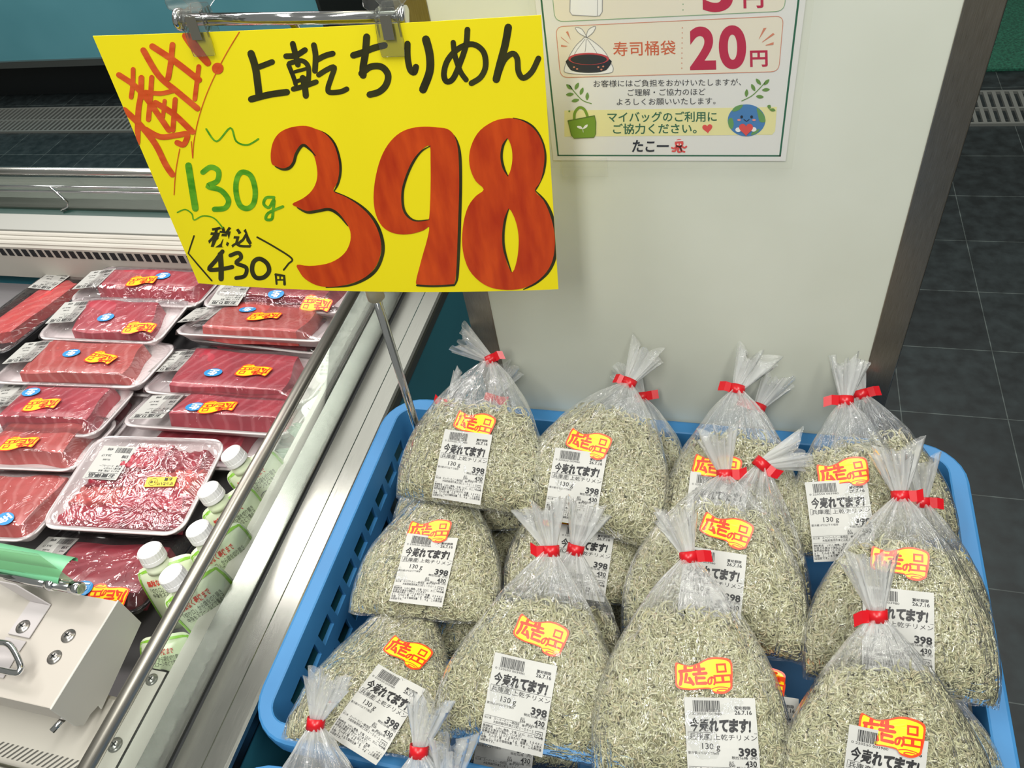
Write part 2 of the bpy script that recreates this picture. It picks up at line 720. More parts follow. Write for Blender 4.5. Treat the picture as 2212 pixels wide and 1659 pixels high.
# ------------------------------------------------------------------ the upright board with steel edges
cream = add_noise(mat('cream board', 'dfe3d4', 0.38), 9, 'dce0d1', 'e2e6d8', 3)
bd = thing('display_board', 'upright cream board framed by brushed steel edges behind the crates', 'board', (-0.06, YB + 0.015, 0))
b = MB()
b.box((-0.2675, YB, 0.0), (0.1461, YB + 0.028, 1.78))
b.build('panel', cream, bd)
for x0, x1 in ((-0.2978, -0.2675), (0.1461, 0.1742)):
    b = MB()
    b.box((x0, YB - 0.0012, 0.0), (x1, YB + 0.030, 1.78))
    o = b.build('edge_strip', STEEL_Z, bd, bevel=0.0008)
    o['label'] = 'brushed steel edge'
b = MB()
b.box((0.1742, YB + 0.004, 0.0), (0.1757, YB + 0.029, 1.78))
b.build('edge_dark_line', DARK_GAP, bd)  # thin dark strip along the right steel edge

# ------------------------------------------------------------------ printed notice on the board
N = {k: i for i, k in enumerate('paper green boxgreen cream coral coraltext crimson dark dkgreen leaf bag band earth land heart grey navy redline white bagdk blush'.split())}
NOT_COL = dict(paper='eeeeea', green='1c6648', boxgreen='86b286', cream='f3ecd9', coral='dd8b6e', coraltext='d8663f', crimson='c3224a', dark='39393c', dkgreen='2f6c4e', leaf='6d9847', bag='789f26', band='f5efae', earth='4b86c2', land='6ba25e', heart='e9544f', grey='9a9a9e', navy='1d2430', redline='c8404a', white='fbfbfa', bagdk='55761c', blush='ef9a94')
nmats = [mat('notice ' + k, NOT_COL[k], 0.35) for k in N]


def zb(V):
    """tracing coordinates of the notice -> the board plane (x, y, z)"""
    px, py = 1180 + V[:, 0] * 0.26221, -V[:, 1] * 0.26221
    out = np_hit(px, py, (0, YB - 0.0008, 0), (0, 1, 0))
    out[:, 1] = YB - 0.0008 - V[:, 2] * 0.00016
    return out


A = Art()
q = lambda pts: [(x, -y) for x, y in pts]


def rrect(x0, y0, x1, y1, r, sk=0.0, lean=0.0, n=5):
    """rounded box; sk = slope of the horizontals, lean = dx/dy of the verticals"""
    out = []
    for cx, cy, a0 in ((x1 - r, y0 + r, -90), (x1 - r, y1 - r, 0), (x0 + r, y1 - r, 90), (x0 + r, y0 + r, 180)):
        for k in range(n + 1):
            a = math.radians(a0 + 90 * k / n)
            out.append((cx + r * math.cos(a), cy + r * math.sin(a)))
    return [(x + lean * (y - y0), y + sk * (x - x0)) for x, y in out]


# the two price boxes


def qbox(c, r, n=6):
    """rounded box from four corners (tl, tr, br, bl)"""
    out = []
    for k in range(4):
        p, a, b_ = np.array(c[k], float), np.array(c[k - 1], float), np.array(c[(k + 1) % 4], float)
        p0, p1 = p + (a - p) / np.linalg.norm(a - p) * r, p + (b_ - p) / np.linalg.norm(b_ - p) * r
        out += [tuple((1 - t) ** 2 * p0 + 2 * t * (1 - t) * p + t * t * p1) for t in np.linspace(0, 1, n)]
    return out


bx = qbox([(78, 218), (1955, 130), (1915, 588), (118, 638)], 65)
A.poly(q(bx), N['cream'], 1, smooth=False)
A.line(q(bx), 5, N['coral'], 2, closed=True, smooth=False)
bx2 = qbox([(-10, -700), (2030, -790), (1962, 90), (72, 178)], 75)
A.poly(q(bx2), N['cream'], 1, smooth=False)
A.line(q(bx2), 5, N['boxgreen'], 2, closed=True, smooth=False)
# dotted dividers
for k in range(9):
    A.oval(1121 - k * 0.6, -(228 + k * 41.5), 5, 5, N['coral'], 2, 10)
for k in range(8):
    A.oval(1127, -(80 - k * 47), 5, 5, N['boxgreen'], 2, 10)
# big prices
A.text(1185, -560, '2', 470, N['crimson'], 2, bold=0.035, width=215, rot=0.02, res=8)
A.text(1425, -550, '0', 470, N['crimson'], 2, bold=0.035, width=225, rot=0.02, res=8)
A.text(1680, -535, '円', 150, N['crimson'], 2, bold=0.025, width=145, rot=0.02)
A.text(1290, -80, '3', 470, N['crimson'], 2, bold=0.035, width=250, rot=0.02, res=8)
A.text(1625, -50, '円', 165, N['crimson'], 2, bold=0.025, width=165, rot=0.02)
A.text(552, -452, '寿司桶袋', 128, N['coraltext'], 2, bold=0.006, width=515, rot=0.025, space=1.02)
A.text(560, 12, 'レジ袋', 128, N['dark'], 2, bold=0.02, width=400, rot=0.03)
# rays beside the bag and the price
for tri in (((120, 300), (190, 358), (178, 352), (125, 312)), ((162, 262), (210, 335), (200, 322), (180, 255)), ((122, 368), (180, 378), (160, 385), (122, 384)),
            ((1790, 230), (1815, 228), (1753, 322), (1752, 318)), ((1868, 270), (1882, 282), (1780, 348), (1778, 344)), ((1874, 345), (1872, 368), (1808, 374), (1806, 370))):
    A.poly(q(tri), N['coral'], 2, smooth=False)
# the bag with the round tub
A.poly(q([(325, 305), (390, 340), (480, 420), (540, 530), (552, 570), (520, 605), (420, 608), (250, 612), (170, 598), (150, 565), (180, 480), (240, 380), (295, 325)]), N['white'], 2)
A.line(q([(325, 305), (390, 340), (480, 420), (540, 530), (552, 570), (520, 600), (340, 612), (170, 598), (150, 565), (180, 480), (240, 380), (295, 325)]), 5, N['grey'], 3, closed=True)
for s in ([(325, 300), (270, 270), (240, 225), (290, 235), (325, 285)], [(330, 300), (350, 240), (405, 215), (390, 260), (345, 300)]):
    A.poly(q(s), N['white'], 2)
    A.line(q(s), 5, N['grey'], 3, closed=True)
for s in ([(320, 320), (260, 400), (230, 450)], [(330, 320), (325, 390), (320, 425)], [(340, 320), (390, 390), (420, 440)]):
    A.line(q(s), 4, N['grey'], 3)
A.poly(q([(185, 480), (190, 560), (240, 588), (345, 598), (450, 590), (510, 560), (516, 480)]), N['navy'], 3, sub=3)
A.oval(350, -482, 168, 50, N['redline'], 4)
A.oval(350, -486, 150, 41, N['navy'], 5)
for x_, y_ in ((230, 550), (255, 565), (430, 550), (470, 545), (455, 570)):
    A.oval(x_, -y_, 9, 7, N['coral'], 4, 8)
# carrier bag in the upper box
A.poly(q([(205, -300), (195, 95), (215, 122), (400, 132), (440, 128), (462, 95), (466, -310)]), N['white'], 2, smooth=False)
A.line(q([(205, -300), (195, 95), (215, 122), (400, 132), (440, 128), (462, 95), (466, -310)]), 6, N['grey'], 3, smooth=False)
A.line(q([(425, -300), (422, 125)]), 4, N['grey'], 3)
# body text
for body, x_, y_, w_, s_ in (('お客様にはご負担をおかけいたしますが、', 390, 712, 1215, 62), ('ご理解・ご協力のほど', 672, 785, 640, 62), ('よろしくお願いいたします。', 580, 862, 815, 62)):
    A.text(x_, -y_, body, s_, N['dark'], 2, bold=0.0, width=w_, rot=0.012)
A.poly(q([(150, 910), (1900, 880), (1885, 1080), (1860, 1110), (150, 1125)]), N['band'], 1, smooth=False)
A.text(505, -998, 'マイバッグのご利用に', 90, N['dkgreen'], 2, bold=0.016, width=900, rot=0.006)
A.text(550, -1095, 'ご協力ください。', 90, N['dkgreen'], 2, bold=0.016, width=690, rot=0.006)


def heart(x, y, r, mi, layer, rot=0.0):
    pts = []
    for k in range(26):
        t = 2 * math.pi * k / 26
        hx, hy = 16 * math.sin(t) ** 3, 13 * math.cos(t) - 5 * math.cos(2 * t) - 2 * math.cos(3 * t) - math.cos(4 * t)
        c, s = math.cos(rot), math.sin(rot)
        pts.append((x + (hx * c - hy * s) * r / 16, y + (hx * s + hy * c) * r / 16))
    A.poly(pts, mi, layer, smooth=False)


heart(1328, -1055, 42, N['heart'], 2, 0.1)
# sprigs
for flip, stem, leaves in ((1, [(190, 700), (240, 765), (300, 825), (372, 852)], ((190, 715, -0.7), (252, 708, 1.1), (195, 776, 0.1), (292, 750, 1.2), (240, 826, 0.2), (338, 792, 1.5))),
                           (1, [(1610, 830), (1690, 790), (1750, 735), (1800, 680)], ((1650, 765, 1.5), (1760, 795, -0.1), (1705, 720, -1.1), (1810, 738, 0.1), (1748, 672, -0.9), (1815, 675, 0.8)))):
    A.line(q(stem), 7, N['leaf'], 2)
    for x_, y_, r_ in leaves:
        A.poly([(x_ + 32 * math.cos(r_) * a - 15 * math.sin(r_) * b_, -y_ + 32 * math.sin(r_) * a + 15 * math.cos(r_) * b_) for a, b_ in ((-1, 0), (-0.3, 0.9), (0.4, 0.8), (1, 0), (0.4, -0.8), (-0.3, -0.9))], N['leaf'], 2)
A.oval(190, -915, 8, 8, N['leaf'], 2, 10)
# the green shopping bag
A.line(q([(232, 1005), (235, 930), (270, 885), (310, 895), (335, 940), (345, 985)]), 22, N['bag'], 3)
A.poly(q([(180, 992), (398, 950), (410, 1000), (408, 1100), (395, 1128), (230, 1136), (208, 1110)]), N['bag'], 4, smooth=False)
A.line(q([(180, 992), (398, 950)]), 8, N['bagdk'], 5)
A.line(q([(180, 992), (208, 1110), (230, 1136), (395, 1128), (408, 1100), (410, 1000), (398, 950)]), 5, N['bagdk'], 5, smooth=False)
A.poly(q([(300, 1060), (262, 1050), (256, 1035), (285, 1036), (302, 1052), (320, 1030), (342, 1022), (335, 1045)]), N['white'], 5)
A.line(q([(301, 1055), (306, 1085)]), 4, N['white'], 5)
# the smiling globe holding a heart
A.oval(1650, -990, 155, 132, N['earth'], 2, 36)
for s in ([(1560, 875), (1620, 860), (1600, 895), (1560, 915), (1530, 910)], [(1500, 985), (1530, 970), (1545, 1020), (1530, 1060), (1505, 1040)], [(1735, 885), (1790, 940), (1805, 1000), (1760, 1000), (1745, 950)], [(1700, 1085), (1755, 1060), (1740, 1090), (1690, 1112)]):
    A.poly(q(s), N['land'], 3)
for x_ in (1610, 1692):
    A.oval(x_, -960, 11, 13, N['navy'], 4, 14)
for x_ in (1588, 1712):
    A.oval(x_, -985, 15, 9, N['blush'], 4, 14)
A.line(q([(1628, 980), (1650, 995), (1672, 980)]), 6, N['navy'], 4)
A.oval(1582, -1065, 24, 19, N['white'], 5, 16)
A.oval(1708, -1062, 24, 19, N['white'], 5, 16)
heart(1646, -1058, 58, N['heart'], 6)
A.poly(q([(1835, 895), (1820, 870), (1845, 862), (1850, 885)]), N['leaf'], 3)
A.poly(q([(1838, 900), (1870, 890), (1888, 910), (1860, 915)]), N['leaf'], 3)
# the shop's own lettering and its red octopus emblem
A.text(705, -1245, 'たこ一', 112, N['navy'], 2, bold=0.026, width=300, shear=0.12)
A.oval(1095, -1178, 36, 34, N['heart'], 3, 20)
A.line(q([(1064, 1158), (1128, 1154)]), 9, N['white'], 4)
for s in ([(1075, 1200), (1055, 1220), (1035, 1215)], [(1080, 1205), (1062, 1240), (1040, 1243)], [(1092, 1208), (1085, 1245), (1100, 1250)], [(1105, 1208), (1118, 1240), (1140, 1248)], [(1112, 1200), (1138, 1215), (1155, 1205)], [(1098, 1208), (1108, 1225), (1112, 1246)]):
    A.line(q(s), 14, N['heart'], 3)
for x_ in (1085, 1107):
    A.oval(x_, -1185, 6, 7, N['white'], 5, 10)
B = Art()
Va, Fa, Ma = A.arrays()
W = zb(Va)
PX1, PX0, PZ0 = 0.0369, 0.0369 - 0.210, 1.48 - 0.3943
B.V.append(W)
B.F, B.M, B.n = list(Fa), list(Ma), len(W)
yp = YB - 0.0008


def brect(x0, z0, x1, z1, mi, layer):
    V = np.array([(x0, yp - layer * 0.00016, z0), (x1, yp - layer * 0.00016, z0), (x1, yp - layer * 0.00016, z1), (x0, yp - layer * 0.00016, z1)])
    B.F.append(tuple(range(B.n, B.n + 4)))
    B.M.append(mi)
    B.V.append(V)
    B.n += 4


brect(PX0, PZ0, PX1, PZ0 + 0.297, N['paper'], 0)
e0, e1 = 0.0045, 0.0060
brect(PX0 + e0, PZ0 + e0, PX1 - e0, PZ0 + e1, N['green'], 0.5)
brect(PX0 + e0, PZ0 + 0.297 - e1, PX1 - e0, PZ0 + 0.297 - e0, N['green'], 0.5)
brect(PX0 + e0, PZ0 + e0, PX0 + e1, PZ0 + 0.297 - e0, N['green'], 0.5)
brect(PX1 - e1, PZ0 + e0, PX1 - e0, PZ0 + 0.297 - e0, N['green'], 0.5)
nt = thing('printed_notice', 'laminated white bag price notice with green border on the cream board', 'notice', ((PX0 + PX1) / 2, YB - 0.001, PZ0))
me = bpy.data.meshes.new('printed_sheet')
me.from_pydata([tuple(p) for p in np.vstack(B.V)], [], B.F)
for m in nmats:
    me.materials.append(m)
me.polygons.foreach_set('material_index', B.M)
me.update()
link('printed_sheet', me, nt)
LAM = clear('laminate film', (0.995, 0.995, 0.99, 1), 0.15, 0.03, 0.0, haze=0.02)
b = MB()
b.box((PX0 - 0.006, YB - 0.0026, PZ0 - 0.007), (PX1 + 0.006, YB - 0.0023, PZ0 + 0.304))
b.build('laminate_pouch', LAM, nt)
b = MB()
b.box((PX0 + 0.008, YB - 0.0030, PZ0 - 0.016), (PX0 + 0.052, YB - 0.0027, PZ0 + 0.004))
b.build('sticky_tape', clear('clear tape', (0.985, 0.985, 0.97, 1), 0.2, 0.04, 0.0, haze=0.08), nt)

# ------------------------------------------------------------------ blue crates
BLUE = add_noise(mat('blue crate plastic', '3a7cb2', 0.42, spec=0.4), 14, '3878ad', '4183b9', 4, rough=(0.34, 0.52))


def rr_ring(x0, y0, x1, y1, r, z, n=7):
    out = []
    for cx, cy, a0 in ((x1 - r, y0 + r, -90), (x1 - r, y1 - r, 0), (x0 + r, y1 - r, 90), (x0 + r, y0 + r, 180)):
        for k in range(n + 1):
            a = math.radians(a0 + 90 * k / n)
            out.append((cx + r * math.cos(a), cy + r * math.sin(a), z))
    return out


def crate_mesh():
    X0, X1, Y0, Y1, R0 = -0.352, 0.352, -0.2295, 0.2295, 0.052
    prof = [(0.0225, -0.220), (0.0185, -0.030), (0.0175, -0.0245), (0.0015, -0.0245), (0, -0.022), (0, -0.004), (0.0012, -0.0012), (0.004, 0),
            (0.0185, 0), (0.0202, -0.0008), (0.0208, -0.0028), (0.0235, -0.03), (0.028, -0.213), (0.031, -0.217)]
    vs, fs = [], []
    n = 32
    for ins, z in prof:
        vs += rr_ring(X0 + ins, Y0 + ins, X1 - ins, Y1 - ins, max(R0 - ins * 1.55, 0.012), z)
    for i in range(len(prof) - 1):
        for k in range(n):
            k2 = (k + 1) % n
            fs.append((i * n + k, i * n + k2, (i + 1) * n + k2, (i + 1) * n + k))
    fs.append(tuple(range(n))[::-1])
    fs.append(tuple(range((len(prof) - 1) * n, len(prof) * n)))
    me = bpy.data.meshes.new('crate')
    me.from_pydata(vs, [], fs)
    me.update()
    bm = bmesh.new()
    bm.from_mesh(me)
    bmesh.ops.recalc_face_normals(bm, faces=bm.faces)
    bm.to_mesh(me)
    bm.free()
    # cut the two rows of windows through the walls
    c = MB()
    for s in (-1, 1):
        for k in range(10):
            yc = 0.1635 - k * 0.0366
            c.box((s * 0.335 - 0.03, yc - 0.0135, -0.0525), (s * 0.335 + 0.03, yc + 0.0135, -0.0285))
            if k < 9:
                c.box((s * 0.335 - 0.03, yc - 0.0318, -0.1010), (s * 0.335 + 0.03, yc - 0.0048, -0.0755))
        for k in range(16):
            xc = -0.285 + k * 0.038
            c.box((xc - 0.0135, s * 0.212 - 0.03, -0.0525), (xc + 0.0135, s * 0.212 + 0.03, -0.0285))
            if k < 15:
                c.box((xc + 0.0055, s * 0.212 - 0.03, -0.1010), (xc + 0.0325, s * 0.212 + 0.03, -0.0755))
    cut = c.build('cutter', BLUE, weld=False)
    ob = bpy.data.objects.new('crate', me)
    COL.objects.link(ob)
    md = ob.modifiers.new('windows', 'BOOLEAN')
    md.operation, md.object, md.solver = 'DIFFERENCE', cut, 'EXACT'
    md.use_self = True
    dg = bpy.context.evaluated_depsgraph_get()
    res = bpy.data.meshes.new_from_object(ob.evaluated_get(dg))
    bpy.data.objects.remove(ob)
    bpy.data.objects.remove(cut)
    res.materials.clear()
    res.materials.append(BLUE)
    for p in res.polygons:
        p.use_smooth = False
    bm = bmesh.new()
    bm.from_mesh(res)
    for f in bm.faces:
        f.smooth = True
    for e in bm.edges:
        if len(e.link_faces) == 2 and e.calc_face_angle(0) > math.radians(22):
            e.smooth = False
    bm.to_mesh(res)
    bm.free()
    return res


cm = crate_mesh()
RIM = EYE - 0.757
crate = bpy.data.objects.new('plastic_crate', cm)
COL.objects.link(crate)
crate.location = (-0.0842, 0.4165, RIM)
tag(crate, 'large blue plastic crate full of bagged dried fish against the cream board', 'crate')
crate2 = bpy.data.objects.new('plastic_crate', cm)
COL.objects.link(crate2)
crate2.location = (-0.0862, -0.0585, RIM - 0.0080)
tag(crate2, 'nearer blue plastic crate whose rim just shows at the bottom edge', 'crate')
tb = thing('display_table', 'steel topped display table under the blue crates', 'table', (-0.085, 0.18, 0))
b = MB()
b.box((-0.42, -0.28, RIM - 0.270), (0.25, 0.63, RIM - 0.2368))
b.build('table_top', STEEL, tb, bevel=0.002)
b = MB()
b.box((-0.40, 0.20, RIM - 0.2368), (0.23, 0.62, RIM - 0.2206))
b.build('riser', mat('riser board', '3a3f42', 0.6), tb)
for x_ in (-0.40, 0.22):
    for y_ in (-0.25, 0.60):
        b = MB()
        b.box((x_ - 0.015, y_ - 0.015, 0), (x_ + 0.015, y_ + 0.015, RIM - 0.270))
        b.build('leg', STEEL, tb)

# ================================================================== HAND-LETTERED PRICE SIGN on its stand
SW, SH = 0.364, 0.2389
SQ = Matrix.Rotation(math.radians(5.077), 3, 'Z') @ Matrix.Rotation(math.radians(-5.234), 3, 'X') @ Matrix.Rotation(math.radians(1.951), 3, 'Y')
SCEN = Vector((-0.33185, 0.53630, EYE - 0.33815))
SQN = np.array([list(r) for r in SQ])
SCN = np.array(SCEN)


def sheet_bow(u, v):
    """forward bow of the card, metres (u across, v up, both -1..1)"""
    return 0.009 * (1 - u ** 2) * (0.75 - 0.25 * v)


def sheet_from_px(px, py):
    a = np.zeros(len(px))
    for _ in range(4):
        p0 = SCN[None, :] - a[:, None] * SQN[:, 1][None, :]
        d = np_ray(px, py)
        o = np.array([0, 0, EYE])
        n = SQN[:, 1]
        t = ((p0 - o) @ n) / (d @ n)
        P = o + d * t[:, None]
        loc = (P - SCN) @ SQN
        a = sheet_bow(np.clip(loc[:, 0] / (SW / 2), -1.2, 1.2), np.clip(loc[:, 2] / (SH / 2), -1.2, 1.2))
    return loc[:, [0, 2]]


def sheet_pt(xz, off):
    u, v = xz[:, 0] / (SW / 2), xz[:, 1] / (SH / 2)
    y = -sheet_bow(np.clip(u, -1.2, 1.2), np.clip(v, -1.2, 1.2)) - off
    L = np.c_[xz[:, 0], y, xz[:, 1]]
    return L @ SQN.T + SCN


YEL = add_noise(mat('yellow card', 'f4e20a', 0.5), 5, 'f2e009', 'f7e60e', 2)
ORG_ = add_noise(mat('orange marker', 'd6511a', 0.45), 40, 'c9440f', 'e0622a', 3, (1, 1, 4))
REDO = add_noise(mat('red poster marker', 'bf3806', 0.42), 34, 'ad2c03', 'd24c0e', 4, (2.4, 2, 0.5))
BLK = add_noise(mat('black marker', '2e2c10', 0.4), 40, '232209', '3b3a14', 3)
GRN = add_noise(mat('green marker', '4f9e14', 0.45), 60, '3f8c0c', '6db324', 3, (1, 1, 3))
smats = [YEL, ORG_, REDO, BLK, GRN]
A = Art()
q = lambda pts: [(x, -y) for x, y in pts]


def L_(pts, w, mi, layer=2, **k):
    A.line(q(pts), w, mi, layer, **k)


# black shades first, then the red figures over them
three = [(850, 735), (846, 690), (856, 640), (880, 602), (915, 580), (960, 568), (1005, 566), (1045, 578), (1090, 600), (1128, 645), (1149, 705), (1155, 765), (1146, 820), (1128, 860),
         (1180, 884), (1240, 922), (1292, 972), (1327, 1032), (1344, 1100), (1336, 1162), (1308, 1215), (1258, 1256), (1190, 1281), (1110, 1292), (1050, 1283), (1000, 1255), (975, 1222), (964, 1192),
         (1020, 1197), (1095, 1188), (1150, 1164), (1187, 1128), (1205, 1082), (1204, 1040), (1188, 1008), (1155, 970), (1105, 942), (1055, 945), (1010, 950), (975, 936), (943, 918),
         (985, 896), (1022, 868), (1046, 832), (1056, 790), (1052, 742), (1040, 700), (1016, 668), (990, 655), (970, 664), (955, 692), (944, 730), (925, 750), (898, 757), (870, 748)]
nine = [(1640, 579), (1600, 573), (1540, 569), (1480, 576), (1430, 596), (1385, 636), (1350, 692), (1326, 762), (1312, 840), (1310, 910), (1322, 972), (1350, 1020), (1390, 1046), (1440, 1055), (1490, 1050), (1535, 1036), (1560, 1022),
        (1550, 1080), (1530, 1150), (1514, 1210), (1502, 1258), (1506, 1282), (1560, 1285), (1620, 1287), (1668, 1282), (1680, 1240), (1685, 1150), (1690, 1000), (1695, 850), (1693, 720), (1686, 650), (1668, 602)]
nine_h = [(1562, 656), (1530, 670), (1495, 710), (1465, 770), (1446, 840), (1440, 900), (1452, 952), (1476, 980), (1510, 993), (1545, 990), (1560, 978), (1566, 850), (1566, 720)]
eight = [(1905, 532), (1850, 545), (1790, 585), (1755, 640), (1740, 700), (1746, 762), (1770, 815), (1806, 852), (1770, 882), (1735, 930), (1715, 1000), (1708, 1080), (1716, 1150), (1740, 1215), (1785, 1265), (1840, 1295), (1910, 1305),
         (1980, 1298), (2040, 1270), (2088, 1225), (2116, 1170), (2126, 1100), (2121, 1030), (2102, 960), (2074, 900), (2036, 858), (2060, 818), (2075, 755), (2079, 690), (2064, 630), (2030, 577), (1985, 546), (1945, 533)]
e_h1 = [(1912, 622), (1930, 660), (1935, 705), (1930, 750), (1915, 788), (1896, 752), (1887, 702), (1894, 655)]
e_h2 = [(1920, 940), (1945, 982), (1960, 1040), (1963, 1100), (1955, 1170), (1935, 1225), (1911, 1185), (1896, 1120), (1894, 1050), (1904, 985)]
A.poly(q(three), 2, 3, sub=3, fine=3)
A.poly(q(nine), 2, 3, holes=[q(nine_h)], sub=3, fine=3)
A.poly(q(eight), 2, 3, holes=[q(e_h1), q(e_h2)], sub=3, fine=3)
TP = (0.3, 1, 1, 1, 0.3)
L_([(1035, 578), (1090, 602), (1130, 645), (1152, 705), (1159, 765), (1149, 825), (1131, 860)], 14, 3, 2, taper=TP)
L_([(1130, 862), (1188, 888), (1248, 925), (1300, 975), (1335, 1035), (1352, 1105), (1344, 1165), (1314, 1222), (1258, 1263), (1190, 1287), (1095, 1294)], 15, 3, 2, taper=TP)
L_([(866, 749), (900, 762), (930, 755), (950, 730), (962, 690), (990, 653), (1020, 670), (1047, 700)], 13, 3, 4, taper=TP)
L_([(965, 934), (1010, 955), (1060, 949), (1110, 942), (1152, 966), (1193, 1016)], 13, 3, 4, taper=TP)
L_([(1570, 577), (1630, 588), (1668, 615), (1690, 665), (1698, 730), (1699, 850), (1695, 1000), (1690, 1150), (1686, 1250), (1674, 1284)], 18, 3, 2, taper=TP)
L_([(1505, 1284), (1580, 1288), (1672, 1283)], 9, 3, 4)
L_([(1565, 656), (1525, 680), (1490, 725), (1460, 790), (1441, 860), (1443, 930), (1462, 970), (1500, 993), (1560, 988)], 11, 3, 4, taper=TP)
L_([(1938, 531), (1990, 546), (2034, 579), (2067, 635), (2082, 700), (2075, 770), (2052, 830), (2036, 860)], 13, 3, 2, taper=TP)
L_([(2040, 860), (2082, 905), (2110, 965), (2126, 1035), (2131, 1110), (2121, 1175), (2090, 1230), (2040, 1275), (1985, 1303)], 15, 3, 2, taper=TP)
L_([(1912, 622), (1893, 655), (1886, 705), (1896, 755), (1915, 792)], 11, 3, 4, taper=TP)
L_([(1918, 940), (1902, 990), (1894, 1060), (1900, 1130), (1930, 1224)], 11, 3, 4, taper=TP)
# black headline, stroke by stroke
BW = [([(757, 240), (778, 310), (793, 425)], 33), ([(795, 300), (852, 278)], 26), ([(758, 446), (840, 425), (918, 414)], 30),
      ([(915, 252), (960, 248), (1000, 224)], 26), ([(945, 196), (962, 262), (968, 290)], 26), ([(926, 290), (948, 345), (958, 378)], 20), ([(930, 284), (985, 272), (1015, 300), (1016, 362)], 22),
      ([(955, 322), (1008, 308)], 16), ([(960, 366), (1012, 350)], 18), ([(948, 400), (1000, 386), (1050, 368)], 24), ([(990, 350), (1000, 395), (1004, 430)], 28),
      ([(1040, 202), (1048, 250), (1045, 318)], 26), ([(1055, 268), (1090, 250), (1125, 240)], 26), ([(1062, 336), (1100, 312), (1132, 302), (1118, 350), (1104, 395), (1112, 415), (1160, 412), (1188, 400)], 24),
      ([(1218, 248), (1260, 235), (1310, 215), (1358, 203)], 30), ([(1278, 165), (1272, 240), (1262, 300), (1262, 338)], 32), ([(1255, 330), (1295, 300), (1345, 300), (1374, 335), (1366, 380), (1335, 412), (1292, 425)], 30),
      ([(1462, 196), (1463, 260), (1474, 312), (1492, 325), (1500, 300)], 28), ([(1545, 176), (1562, 245), (1562, 320), (1532, 402)], 36),
      ([(1668, 190), (1676, 250), (1700, 320), (1726, 358)], 24), ([(1732, 132), (1726, 200), (1700, 280), (1668, 352), (1638, 366), (1626, 330), (1644, 268), (1694, 216), (1756, 198), (1804, 232), (1814, 296), (1792, 346), (1750, 374)], 26),
      ([(1916, 122), (1902, 200), (1878, 290), (1862, 356)], 34), ([(1868, 344), (1896, 272), (1934, 240), (1956, 262), (1962, 322), (1984, 350), (2022, 322), (2052, 262)], 26)]
for pts, w in BW:
    L_(pts, w, 3, 2)
# orange slanted strokes at top left
S5 = lambda pts: [((x * 0.3617 - 180) / 0.4792, y * 0.3617 / 0.4792) for x, y in pts]
for pts, w in (([(712, 445), (800, 505), (880, 590), (1010, 775)], 34), ([(797, 412), (795, 500), (785, 578)], 28), ([(846, 462), (842, 570), (828, 660), (822, 850)], 34), ([(908, 460), (900, 580), (888, 712)], 30),
               ([(870, 548), (960, 556), (1036, 540)], 28), ([(745, 655), (840, 745), (930, 860), (990, 980), (1030, 1040)], 36), ([(870, 770), (960, 815), (1060, 805), (1120, 800), (1100, 860), (1060, 850)], 34),
               ([(930, 612), (1040, 680), (1150, 785)], 36), ([(985, 600), (975, 695)], 24), ([(1048, 592), (1040, 690), (1034, 775)], 30), ([(858, 298), (950, 450), (1060, 545), (1180, 645)], 36),
               ([(912, 275), (1040, 360), (1189, 475)], 38), ([(1032, 265), (1022, 370), (1006, 465)], 34), ([(1189, 395), (1165, 590)], 28)):
    L_(S5(pts), w * 0.755, 1, 3)
L_([(466, 160), (500, 205), (562, 282)], 44, 1, 3, taper=(0.9, 1, 0.7))
A.oval(607, -307, 26, 26, 1, 3)
for pts in ([(705, 142), (640, 250), (575, 380), (530, 500), (502, 620), (494, 712)], [(488, 635), (494, 712)], [(436, 668), (418, 770), (410, 878)]):
    L_(pts, 4, 1, 3, capn=0)
# green weight
for pts, w in (([(555, 580), (602, 636), (664, 575), (690, 635), (740, 652), (790, 625)], 8), ([(475, 745), (490, 840), (506, 938)], 30), ([(540, 775), (575, 752), (610, 770), (604, 815), (562, 838), (620, 856), (655, 900), (640, 936), (592, 942)], 24),
               ([(860, 888), (825, 890), (814, 918), (838, 934), (860, 898), (856, 950), (850, 986), (824, 986), (836, 958), (900, 930)], 13), ([(425, 956), (460, 943), (490, 962), (500, 990), (540, 972), (590, 982), (630, 1026)], 6)):
    L_(pts, w, 4, 2)
L_([(715, 775), (755, 790), (775, 850), (770, 912), (742, 938), (708, 925), (690, 870), (692, 810)], 24, 4, 2, closed=True)
# small tax-included price
A.text(560, -1100, '税', 95, 3, 2, bold=0.03, rot=-0.05, shear=0.2)
A.text(668, -1105, '込', 90, 3, 2, bold=0.03, rot=-0.05, shear=0.2)
for pts, w in (([(628, 1132), (600, 1170), (568, 1212), (620, 1212), (672, 1202)], 19), ([(618, 1145), (622, 1200), (622, 1255)], 24), ([(664, 1150), (700, 1138), (712, 1160), (690, 1184), (735, 1205), (728, 1242), (690, 1252)], 18),
               ([(868, 1236), (872, 1278)], 9), ([(868, 1236), (906, 1242), (908, 1280)], 12), ([(870, 1260), (904, 1260)], 7), ([(888, 1240), (888, 1258)], 7),
               ([(500, 1062), (474, 1140), (520, 1195), (580, 1264)], 7), ([(785, 1068), (860, 1110), (940, 1163), (925, 1188), (904, 1215)], 8)):
    L_(pts, w, 3, 2, smooth=len(pts) > 4 or w > 12)
L_([(795, 1165), (828, 1185), (838, 1220), (815, 1248), (780, 1250), (762, 1220), (768, 1180)], 20, 3, 2, closed=True)
V, F, M_ = A.arrays()
loc = sheet_from_px(180 + V[:, 0] * 0.4792, -V[:, 1] * 0.4792)
loc[:, 0] = np.clip(loc[:, 0], -SW / 2, SW / 2)
loc[:, 1] = np.clip(loc[:, 1], -SH / 2, SH / 2)
W = sheet_pt(loc, 0.0004 + V[:, 2] * 0.00010)
